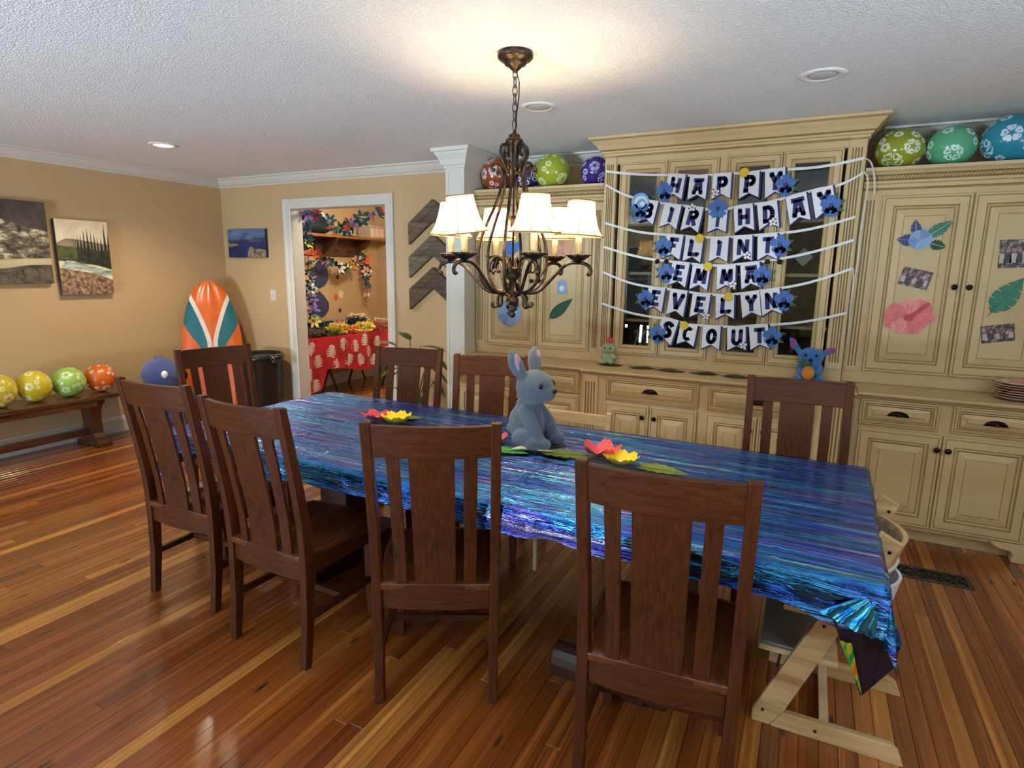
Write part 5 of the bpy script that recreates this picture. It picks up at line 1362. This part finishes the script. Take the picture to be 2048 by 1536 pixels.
q = MB(); q.box((-.04, 2.075, .2825), (.13, 2.405, .292)); q.build('grey_mat', GREYP, t, off, bevel=.003)
def uband(q, x, z0, z1, d, th, sh=.0):
    n_ = 14; vs = []; fs = []
    for i in range(n_ + 1):
        f = i / n_; y = 2.063 + .352 * f; b_ = d * math.sin(PI * f) ** .7
        for (zz, e) in ((z0, 0), (z0, th), (z1, th), (z1, 0)): vs.append((x + b_ + e + sh * (zz - z0), y, zz))
    for i in range(n_):
        for j in range(4): fs.append((4 * i + j, 4 * i + (j + 1) % 4, 4 * i + 4 + (j + 1) % 4, 4 * i + 4 + j))
    fs += [(3, 2, 1, 0), tuple(4 * n_ + j for j in range(4))]; q.add(vs, fs, 0, False)
q = MB(); uband(q, .245, .625, .705, .085, .014, .3); q.build('curved_backrest', BE, t, off)
q = MB(); uband(q, .252, .612, .622, .085, .012, .3); q.build('backrest_rail', WPL, t, off)
q = MB(); uband(q, .20, .47, .56, .14, .01, .2); q.build('white_seat_shell', WPL, t, off)
# light wooden chair on the far side
t = thing('wooden_chair', 'low pale beech chair on the far side, only its back rail above the table edge', 'chair', (-1.10, 2.86, 0))
off = (-1.10, 2.86, 0)
for x in (-1.285, -.915):
    q = MB(); q.sweep([(x, 3.03, 0), (x, 3.02, .42), (x, 3.05, .80)], (1, 0, 0), (0, 1, 0), .028, .032); q.build('back_post', BEL, t, off, bevel=.003)
    q = MB(); q.sweep([(x + (.12 if x < -1.1 else .03), 2.66, 0), (x + (.12 if x < -1.1 else .03), 2.66, .42)], (1, 0, 0), (0, 1, 0), .022, .026); q.build('front_leg', BEL, t, off, bevel=.003)
q = MB(); q.box((-1.272, 3.032, .725), (-.928, 3.052, .785)); q.build('back_rail', BEL, t, off, bevel=.003)
q = MB(); q.box((-1.272, 3.02, .56), (-.928, 3.04, .61)); q.build('back_rail', BEL, t, off, bevel=.003)
q = MB(); q.box((-1.29, 2.64, .42), (-.865, 3.04, .44)); q.build('seat', BEL, t, off, bevel=.005)
# ---------------------------------------------------------------- floor register
t = thing('floor_register', 'grey metal scrollwork floor register in front of the right base cabinet', 'floor vent', (.71, 3.567, 0))
RG = plain('grey_bronze_metal', '4c4c44', .4, .7)
q = MB(); q.box((-.175, -.074, 0), (.175, -.056, .006)); q.box((-.175, .056, 0), (.175, .074, .006)); q.box((-.175, -.056, 0), (-.155, .056, .006)); q.box((.155, -.056, 0), (.175, .056, .006)); q.build('frame', RG, t)
q = MB(); q.box((-.155, -.056, .0004), (.155, .056, .0012)); q.build('duct_shade_sheet', EYE, t)  # flat black sheet stands in for the shade of the duct below
for i in range(10):
    x = -.1395 + .031 * i
    q = MB(); s = 1 if i % 2 else -1
    q.tube([(x - .010 * s, -.054, .004), (x + .012 * s, -.028, .004), (x - .004 * s, 0, .004), (x - .012 * s, .028, .004), (x + .010 * s, .054, .004)], .0034, 5)
    q.tube([(x + .013 * math.cos(k * PI / 4), .013 * math.sin(k * PI / 4) * 1.3, .004) for k in range(8)], .0026, 5, True); q.build('scroll', RG, t)
# ---------------------------------------------------------------- leaves and blossoms on the table and the worktop
OLV = plain('olive_paper_leaf', '6f7d2e', .6, var=.2, scale=30); GRN2 = plain('green_paper_leaf', '4a6a2c', .6, var=.2, scale=30); CORAL = plain('coral_blossom', 'e85a5c', .6, var=.08); YBL = plain('yellow_blossom', 'f2d21c', .6, var=.05); RED2 = plain('red_blossom', 'c83c50', .6, var=.1); CRM = plain('cream_blossom', 'efe3c0', .6); DGL = plain('dark_green_leaf', '26361c', .5, var=.25, scale=30)
def monstera(L, W, n=16, side=None):
    P_ = []
    for i in range(2 * n):
        a = 2 * PI * i / (2 * n); r_ = 1 - .22 * (i % 2 and 2 < i < 2 * n - 2)
        P_.append((L * (.5 - .5 * math.cos(a)) if False else L * .5 * (1 - math.cos(a)), W * .5 * math.sin(a) * r_ * (1.05 - .25 * (.5 - .5 * math.cos(a)))))
    return P_
def flatleaf(nm, lb, cat, x, y, z, a, L, W, mat, group=None, vm=None, curl=.012):
    t = thing(nm, lb, cat, (x, y, z), R(a), group)
    n_ = 12; vs = []; fs = []
    for i in range(n_ + 1):
        f = i / n_; w_ = W / 2 * max(.02, math.sin(PI * f ** .8)) * (.78 if i % 2 and 1 < i < n_ - 1 else 1)
        for g in (-1, -.5, 0, .5, 1): vs.append((L * (f - .5), g * w_, .001 + curl * (abs(g) * .6) * (.5 + .5 * math.sin(5 * f)) + .004 * f))
    for i in range(n_):
        for j in range(4): k = i * 5 + j; fs.append((k, k + 1, k + 6, k + 5))
    q = MB(); q.add(vs, fs, 0, True); q.build('blade', mat, t)
    q = MB(); q.tube([(-L * .5 - .02, 0, .003), (0, 0, .004), (L * .45, 0, .006)], .0014, 5); q.build('midrib', vm or mat, t)
    return t
def flatblossom(nm, lb, x, y, z, r_, mat, cmat, n=5, lift=.03, group=None, a0=0):
    t = thing(nm, lb, 'flower', (x, y, z), R(a0), group)
    for k in range(n):
        a = 2 * PI * k / n; vs = []; fs = []
        for i in range(6):
            f = i / 5; w_ = r_ * .52 * math.sin(PI * (.12 + .80 * f)) ; 
            for g in (-1, 0, 1): vs.append((r_ * (.08 + .92 * f), g * w_, .003 + lift * f * f + .006 * abs(g)))
        for i in range(5):
            for j in range(2): q_ = i * 3 + j; fs.append((q_, q_ + 1, q_ + 4, q_ + 3))
        q = MB(); q.add(vs, fs, 0, True, Matrix.Rotation(a, 4, 'Z')); q.build('petal', mat, t)
    q = MB(); q.ball((0, 0, .008), (r_ * .14, r_ * .14, .012), 10, 6); q.build('flower_centre', cmat, t)
    return t
ZC = .775
flatleaf('paper_leaf', 'olive paper leaf lying behind the red blossom on the left part of the table', 'leaf', -1.93, 2.50, ZC, 10, .30, .16, OLV, 'leaves on the tablecloth', GRN2)
flatblossom('paper_blossom', 'red paper blossom on the left part of the table beside a yellow one', -1.985, 2.40, ZC, .075, RED2, YBL, 5, .035)
flatblossom('paper_blossom', 'yellow paper blossom on the left part of the table, above the askew chair back', -1.850, 2.40, ZC, .080, YBL, CRM, 7, .04)
flatleaf('paper_leaf', 'bright green paper leaf lying under the plush toy, left of the cream leaf', 'leaf', -1.12, 2.225, ZC, 8, .20, .09, plain('bright_green_leaf', '4aa83c', .6), 'leaves on the tablecloth')
flatblossom('paper_blossom', 'pink paper blossom peeking out left of the plush toy', -1.225, 2.345, ZC, .05, plain('pink_blossom', 'e07080', .6), CRM, 5, .03)
flatleaf('paper_leaf', 'curled cream paper leaf at the feet of the grey-blue plush toy', 'leaf', -1.02, 2.275, ZC + .004, 22, .19, .06, CRM, 'leaves on the tablecloth', None, .025)
flatleaf('paper_leaf', 'olive paper leaf left of the coral blossom', 'leaf', -.872, 2.305, ZC, 12, .235, .13, OLV, 'leaves on the tablecloth', GRN2)
flatblossom('paper_blossom', 'coral paper hibiscus on the table, above the nearest chair', -.735, 2.36, ZC, .085, CORAL, YBL, 5, .05, None, 20)
flatblossom('paper_blossom', 'yellow paper blossom right of the coral hibiscus', -.632, 2.30, ZC, .075, YBL, CRM, 7, .035)
flatleaf('paper_leaf', 'olive paper leaf at the right of the row, beyond the yellow blossom', 'leaf', -.465, 2.295, ZC, -4, .22, .12, OLV, 'leaves on the tablecloth', GRN2)
for i, (x, y, lb) in enumerate(((-1.255, 4.16, 'leftmost dark green leaf on the middle worktop, under the pale green doll'), (-1.025, 4.13, 'second dark green leaf from the left on the middle worktop'), (-.805, 4.115, 'third dark green leaf from the left, below the middle of the hutch'), (-.595, 4.11, 'fourth dark green leaf from the left on the middle worktop'), (-.37, 4.095, 'rightmost dark green leaf on the middle worktop, half behind the right chair'))):
    flatleaf('runner_leaf', lb, 'leaf', x, y, .886, [4, 186, 2, 184, 3][i], .185, .12, DGL, 'dark leaves along the worktop')
# ---------------------------------------------------------------- plates
PNK = NT('pink_tinted_plastic'); PNK.set(Roughness=.12, Transmission_Weight=.15, IOR=1.4); PNK.color(PNK.ramp(PNK.noise(PNK.coords(), 20, 3), [(.35, 'e0cfba'), (.5, 'e2bca8'), (.65, 'd4a08c')])); PNK = PNK.mat
p0 = None
for i in range(7):
    z = .886 + i * .0135; x, y = 1.10 + .003 * math.sin(i * 2), 4.135 + .003 * math.cos(i * 3)
    lb = 'pink tinted clear plate, number %d from the bottom of the stack on the right worktop' % (i + 1)
    lb = ['lowest pink tinted clear plate of the stack on the right worktop', 'second lowest pink tinted plate of the stack on the right worktop', 'third plate from the bottom of the pink tinted stack', 'middle plate of the pink tinted stack of seven', 'third plate from the top of the pink tinted stack', 'second plate from the top of the pink tinted stack', 'topmost pink tinted clear plate of the stack at the right edge'][i]
    if p0 is None:
        p0 = thing('plastic_plate', lb, 'plate', (x, y, z), 0, 'stacked tinted plates')
        q = MB(); n_ = 32; vs = []; fs = []
        prof = [(0, .001), (.075, .001), (.082, .004), (.095, .012), (.125, .017), (.127, .019), (.124, .021), (.094, .015), (.08, .006), (0, .004)]
        for r_, z_ in prof:
            for j in range(n_): b = 2 * PI * j / n_; s_ = 1 + (.02 * math.cos(8 * b) if r_ > .1 else 0); vs.append((r_ * s_ * math.cos(b), r_ * s_ * math.sin(b), z_))
        for k in range(len(prof) - 1):
            for j in range(n_): fs.append((k * n_ + j, k * n_ + (j + 1) % n_, (k + 1) * n_ + (j + 1) % n_, (k + 1) * n_ + j))
        q.add(vs, fs, 0, True); q.build('dish', PNK, p0)
    else: dup(p0, (x, y, z), .3 * i, lb, 'stacked tinted plates')
# ---------------------------------------------------------------- pantry behind the doorway
SHW = wood('shelf_wood', '7a4c22', 'a87440', (40, 4, 40), .4, .08)
DBW = wood('dark_back_board', '3a2414', '5e3c20', (40, 4, 40), .45, .08)
t = thing('pantry_shelf', 'wooden pantry shelf with a dark hook board, seen through the doorway', 'shelf', (-5.6, 6.3, 1.95))
off = (-5.6, 6.3, 1.95)
q = MB(); q.box((-5.748, 5.0, 1.952), (-5.46, 7.06, 1.985)); q.build('shelf_board', SHW, t, off, bevel=.003)
q = MB(); q.box((-5.748, 5.0, 1.72), (-5.73, 6.72, 1.95)); q.build('hook_board', DBW, t, off, bevel=.002)
for y in (5.35, 6.0, 6.65):
    q = MB(); q.prism([(-5.729, 1.95), (-5.47, 1.95), (-5.50, 1.90), (-5.70, 1.76), (-5.729, 1.74)], 0, .03, 0, Matrix(((1, 0, 0, 0), (0, 0, -1, y), (0, 1, 0, 0), (0, 0, 0, 1)))); q.build('bracket', DBW, t, off)
for y in (5.5, 5.75, 6.2, 6.45):
    q = MB(); q.tube([(-5.73, y, 1.80), (-5.69, y, 1.79), (-5.68, y, 1.81)], .006, 6); q.build('hook', BRONZE, t, off)
t = thing('storage_box', 'clear box with printed panels at the right end of the pantry shelf', 'box', (-5.60, 6.80, 1.986))
q = MB(); q.box((-.11, -.16, 0), (.11, .16, .15)); q.build('body', plain('frosted_box', 'b8a894', .3), t, bevel=.004)
for k in range(3):
    q = MB(); q.box((.1105, -.15 + k * .10, .02), (.112, -.07 + k * .10, .13)); q.build('printed_panel', plain('printed_panel', 'e0c2b0', .5, var=.2, scale=60), t)
q = MB(); q.box((-.115, -.165, .15), (.115, .165, .165)); q.build('lid', plain('box_lid', 'c8bcae', .3), t, bevel=.003)
t = thing('travel_bag', 'black bag lying on the left of the pantry shelf behind the flower garland', 'bag', (-5.60, 5.62, 1.986))
q = MB(); q.ball((0, 0, .10), (.13, .26, .105), 18, 10); q.ball((0, .2, .08), (.11, .14, .08)); fuse(q, 'body', plain('black_cloth', '1c1a20', .7), t, .014)
q = MB(); q.tube([(.08, -.12, .17), (.10, -.06, .24), (.10, .06, .24), (.08, .12, .17)], .010, 8); q.build('handle', plain('grey_strap', '4a444a', .7), t)
t = thing('straw_hat', 'pale straw hat lying on the pantry shelf behind the garland', 'hat', (-5.58, 6.22, 1.986))
q = MB(); q.lathe([(.17, .01), (.17, .016), (.10, .012), (.092, .03), (.085, .09), (.06, .108), (0, .112)], 24); q.build('straw', plain('straw', 'ddd0ac', .8, var=.15, scale=60), t)
q = MB(); q.lathe([(.0945, .018), (.0945, .034), (.090, .034)], 24); q.build('band', REDC, t)
# paper cut-out wall shape (plain stand-in) and small stickers
NVY = plain('dull_navy_paper', '3c3f5c', .7)
t = thing('paper_cutout', 'dark blue paper leaf cut-outs hung on the pantry wall above the red table', 'paper decor', (-5.748, 5.90, 1.28))
for (y, z, L, W, a) in ((0.0, .02, .42, .30, 82), (.03, -.36, .36, .30, 96), (.09, .36, .26, .11, 100)):
    q = MB(); q.prism(leaf_poly(L, W, 10, 0), 0, .004, 0, YZ(0, y, z) @ Matrix.Rotation(R(a), 4, 'Z')); q.build('leaf_cutout', NVY, t)
for i, (y, z, m_, r_, lb) in enumerate(((6.30, 1.22, PEACH if 'PEACH' in globals() else CRM, .05, 'white flower sticker on the pantry wall'), (6.20, 1.18, CORAL, .04, 'coral flower sticker beside the white one on the pantry wall'), (6.25, 1.45, DBW, .03, 'upper brown sticker on the pantry wall'), (6.27, 1.0, DBW, .03, 'lower brown sticker on the pantry wall'))):
    t = thing('flower_sticker', lb, 'sticker', (-5.748, y, z)); q = MB(); blossom(q, YZ(0, 0, 0), r_, 5, 0, .5, 0, .002); q.build('print', m_, t)
# folding table under a red cloth printed with pale leaves
t = thing('folding_table', 'dark folding table in the pantry under the red leaf-print cloth', 'table', (-5.36, 5.80, 0))
off = (-5.36, 5.80, 0)
q = MB(); q.box((-5.70, 4.86, .73), (-5.04, 6.72, .757)); q.build('tabletop', plain('grey_tabletop', '5a5450', .5), t, off)
DKL2 = plain('dark_leg_metal', '2a1d18', .4, .4)
for y0 in (5.30, 6.45):
    for x in (-5.66, -5.08):
        q = MB(); q.tube([(x, y0 - .16, 0), (x, y0 + .16, .729)], .013, 8); q.build('leg', DKL2, t, off)
        q = MB(); q.tube([(x + .02, y0 + .16, 0), (x + .02, y0 - .16, .729)], .013, 8); q.build('leg', DKL2, t, off)
    q = MB(); q.tube([(-5.66, y0, .365), (-5.08, y0, .365)], .01, 8); q.build('brace', DKL2, t, off)
RED = NT('red_cloth'); RED.set(Roughness=.45); RED.color(RED.ramp(RED.noise(RED.coords(), 4, 3), [(.35, '9c1626'), (.6, 'c8283a')])); RED = RED.mat
PAL = plain('pale_leaf_print', 'dccabc', .55, var=.05)
t = thing('tablecloth', 'red cloth printed with pale split leaves on the pantry table', 'tablecloth', (-5.36, 5.80, .758))
off = (-5.36, 5.80, .758)
def hem(y):
    if y < 5.16: return lens(.10, .16, (y - 4.84) / .32)
    if y < 5.24: return lens(.16, .36, (y - 5.16) / .08)
    return lens(.36, .26, (y - 5.24) / 1.5) + .03 * math.sin(y * 5)
def front(y, z):
    f = min(1, max(0, (.758 - z) / .3)); return -5.028 + .022 * f * math.sin(y * 13 + 1) + .012 * f * math.sin(y * 31) + (.03 * f if abs(y - 5.62) < .07 else 0)
q = MB(); q.box((-5.705, 4.84, .7585), (-5.028, 6.74, .7605)); 
vs = []; fs = []; ny, nz2 = 90, 10
for i in range(ny + 1):
    y = 4.84 + 1.9 * i / ny
    for j in range(nz2 + 1):
        z = .7605 + (hem(y) - .7605) * j / nz2; vs.append((front(y, z), y, z))
for i in range(ny):
    for j in range(nz2): k = i * (nz2 + 1) + j; fs.append((k, k + 1, k + nz2 + 2, k + nz2 + 1))
q.add(vs, fs, 0, True)
vs = []; fs = []
for i in range(21):
    x = -5.70 + .672 * i / 20
    for j in range(7): z = .7605 - (.7605 - .14) * j / 6; vs.append((x, 4.838 + .01 * math.sin(x * 30) * j / 6, z))
for i in range(20):
    for j in range(6): k = i * 7 + j; fs.append((k, k + 1, k + 8, k + 7))
q.add(vs, fs, 0, True); tc_ = q.build('cloth', RED, t, off)
def mleaf(L, W):
    P_ = []
    n_ = 5
    for s in (1, -1):
        seq = []
        for i in range(n_):
            f0 = .06 + .88 * i / n_; f1 = f0 + .88 / n_ * .58
            w0 = W / 2 * math.sin(PI * (.14 + .80 * f0)) ; w1 = W / 2 * math.sin(PI * (.14 + .80 * f1))
            seq += [(L * max(0, f0 - (.06 if i == 0 else .02)), w0), (L * (f1 - .05), w1), (L * (f1 + .02), w1 * .2)] if i < n_ - 1 else [(L * (f0 - .02), w0), (L * .93, w1)]
        P_ += [(0, 0)] * 0 + [(x, s * y) for x, y in (seq if s == 1 else seq[::-1])] + ([(L, 0)] if s == 1 else [(.04 * L, 0)])
    return P_
LP_ = [(4.99, .66, 60), (5.10, .50, 100), (4.93, .36, 80), (5.30, .60, 75), (5.36, .43, 100), (5.52, .66, 110), (5.60, .46, 60), (5.72, .62, 85), (5.80, .44, 110), (5.90, .68, 80), (5.98, .52, 100), (6.10, .40, 70), (6.16, .63, 95), (6.32, .48, 80), (6.42, .66, 110), (6.55, .46, 90), (5.05, .22, 90), (6.65, .62, 80)]
for y, z, a in LP_:
    q = MB(); L_, W_2 = .155, .14; a = R(a); vs = []
    for (px, py) in mleaf(L_, W_2):
        u_ = (px - L_ / 2) * math.cos(a) - py * math.sin(a); v_ = (px - L_ / 2) * math.sin(a) + py * math.cos(a)
        yy = y + u_; zz = z + v_; zz = max(zz, hem(min(6.73, max(4.85, yy))) + .005); vs.append((front(yy, zz) + .003, yy, min(zz, .757)))
    q.add(vs, [tuple(range(len(vs)))]); q.build('leaf_print', PAL, tc_, off)
# heap of flower leis
LC = dict(yellow=plain('yellow_tissue', 'eedb62', .8, var=.15, scale=40), pink=plain('pink_tissue', 'eeb0a8', .8, var=.12, scale=40), cream=plain('cream_tissue', 'f0dcae', .8, var=.1, scale=40), navy=plain('navy_tissue', '1e2448', .8, var=.3, scale=40), teal=plain('teal_tissue', '1f5a66', .8, var=.3, scale=40), orange=plain('orange_tissue', 'ec9a48', .8, var=.12, scale=40), green=plain('green_tissue', '4c7438', .8, var=.2, scale=40), grey=plain('grey_netting', '6a6256', .8, var=.3, scale=40))
lei_me = {}
def lei_mesh(col):
    if col in lei_me: return lei_me[col]
    q = MB(); rr = random.Random(hash(col) % 100 if False else len(col))
    for k in range(36):
        a = 2 * PI * k / 36; c = Vector((.092 * math.cos(a), .092 * math.sin(a), .03)); 
        for j in range(5):
            d = Vector((rr.gauss(0, 1), rr.gauss(0, 1), rr.gauss(.5, .8))).normalized(); s_ = d.orthogonal().normalized() * .013; e = d * rr.uniform(.034, .052)
            q.add([c, c + e * .6 + s_, c + e, c + e * .6 - s_], [(0, 1, 2, 3)])
    lei_me[col] = q.mesh('lei_flowers', LC[col]); return lei_me[col]
rr = random.Random(21)
LEIS = [('grey', -5.19, 5.17, 2, 'at the left front corner'), ('grey', -5.22, 5.33, 2, 'at the left front, beside the green leis'), ('teal', -5.52, 5.72, 3, 'at the back below the dark cut-outs'), ('navy', -5.50, 5.50, 3, 'at the back left'), ('green', -5.16, 5.46, 1, 'at the front edge'), ('yellow', -5.17, 5.60, 3, 'at the front middle'), ('orange', -5.17, 5.78, 2, 'at the front, right of the yellow'), ('pink', -5.55, 5.98, 3, 'at the back middle'), ('navy', -5.38, 6.12, 4, 'in the middle of the table'), ('yellow', -5.18, 6.06, 3, 'at the front right'), ('cream', -5.50, 6.36, 5, 'at the back right'), ('pink', -5.17, 6.36, 3, 'at the right end, front edge'), ('cream', -5.28, 6.56, 3, 'at the far right end')]
ORD = {1: ['single'], 2: ['lower', 'upper'], 3: ['lowest', 'middle', 'topmost'], 4: ['lowest', 'second lowest', 'second highest', 'topmost'], 5: ['lowest', 'second lowest', 'middle', 'second highest', 'topmost']}
for col, px, y, n_, where in LEIS:
    for k in range(n_):
        lb = '%s %s flower lei of the pile %s' % (ORD[n_][k], 'grey netting' if col == 'grey' else col, where)
        if col == 'grey': lb = lb.replace('netting flower lei', 'net lei')
        o = link('flower_lei', lei_mesh(col), None, (px + rr.uniform(-.03, .03), y + rr.uniform(-.05, .05), .762 + k * .034), (rr.uniform(-.10, .10), rr.uniform(-.10, .10), rr.random() * 6))
        tag(o, lb, 'lei', 'flower leis heaped on the red table')
# flower garlands
FL = {}
def gflower(col, n=6, r=.075):
    key = (col, n)
    if key in FL: return FL[key]
    q = MB()
    for k in range(n):
        a = 2 * PI * k / n; c, s = math.cos(a), math.sin(a)
        P_ = [(.1, 0, 0), (.5, -.26, .18), (.85, -.20, .36), (1.1, 0, .42), (.85, .20, .36), (.5, .26, .18)]
        q.add([(r * (x * c - y * s), r * (x * s + y * c), r * z) for x, y, z in P_], [(0, 1, 2, 3), (0, 3, 4, 5)])
    FL[key] = q.mesh('tissue_flower', LC[col]); return FL[key]
LC['leafteal'] = plain('teal_tissue_leaf', '17494e', .7, var=.25, scale=30); LC['white'] = plain('white_tissue', 'efe8dc', .8); LC['lilac'] = plain('lilac_tissue', 'a882c0', .8, var=.15, scale=30); LC['red'] = plain('red_tissue', 'b03040', .8, var=.15, scale=30); LC['scarlet'] = plain('scarlet_tissue', 'dc5a30', .8, var=.12, scale=30)
def garland(lb, pts, cols, n, r, seed):
    p0 = Vector(pts[0]); t = thing('flower_garland', lb, 'garland', p0, 0, 'flower garlands around the pantry')
    P_ = [Vector(p) for p in smooth([tuple(p) for p in pts], 2)]
    q = MB(); q.tube([p - p0 for p in P_], .004, 5); q.build('string', LC['leafteal'], t)
    L = [0]
    for a, b in zip(P_, P_[1:]): L.append(L[-1] + (b - a).length)
    rr = random.Random(seed)
    for k in range(n):
        d = L[-1] * (k + .5) / n; i = next(i for i in range(1, len(L)) if L[i] >= d - 1e-6); f = (d - L[i - 1]) / max(1e-6, L[i] - L[i - 1]); p = P_[i - 1].lerp(P_[i], f) - p0
        ax = Vector((rr.gauss(.4, .6), rr.gauss(-.6, .5), rr.gauss(0, .6))).normalized()
        leaf = k % 2 == 0
        col = 'leafteal' if leaf else cols[(k // 2) % len(cols)]
        me = gflower(col, 7 if leaf else 6, r)
        o = link('leaf_rosette' if leaf else 'flower', me, t, p); o.rotation_euler = ax.to_track_quat('Z', 'Y').to_euler(); s_ = rr.uniform(.85, 1.25) * r / .075; o.scale = (s_, s_, s_ * 1.2)
garland('flower garland swagged across the top of the pantry doorway', [(-4.831, 4.73, 2.115), (-4.708, 4.79, 2.115), (-4.574, 4.79, 2.074), (-4.441, 4.79, 1.992), (-4.338, 4.79, 1.951), (-4.214, 4.79, 1.982), (-4.081, 4.79, 2.033), (-3.927, 4.79, 2.074), (-3.772, 4.73, 2.115)], ['lilac', 'red', 'white', 'scarlet', 'green', 'scarlet', 'lilac', 'yellow'], 20, .075, 3)
garland('flower garland hanging straight down inside the left side of the doorway', [(-4.81, 4.8, 2.127), (-4.82, 4.8, 1.904), (-4.81, 4.8, 1.702), (-4.8, 4.8, 1.499), (-4.789, 4.8, 1.297), (-4.779, 4.8, 1.094), (-4.769, 4.8, 0.973)], ['lilac', 'lilac', 'yellow', 'scarlet', 'orange', 'pink', 'white'], 20, .062, 5)
garland('flower garland draped under the pantry shelf and down beside its end', [(-5.58, 5.50, 1.82), (-5.50, 5.56, 1.76), (-5.55, 5.68, 1.74), (-5.55, 5.87, 1.66), (-5.55, 6.05, 1.57), (-5.55, 6.23, 1.55), (-5.55, 6.43, 1.65), (-5.58, 6.58, 1.82), (-5.56, 6.62, 1.6), (-5.56, 6.62, 1.4), (-5.56, 6.62, 1.22)], ['orange', 'scarlet', 'pink', 'lilac', 'white', 'yellow', 'orange', 'pink'], 26, .075, 9)
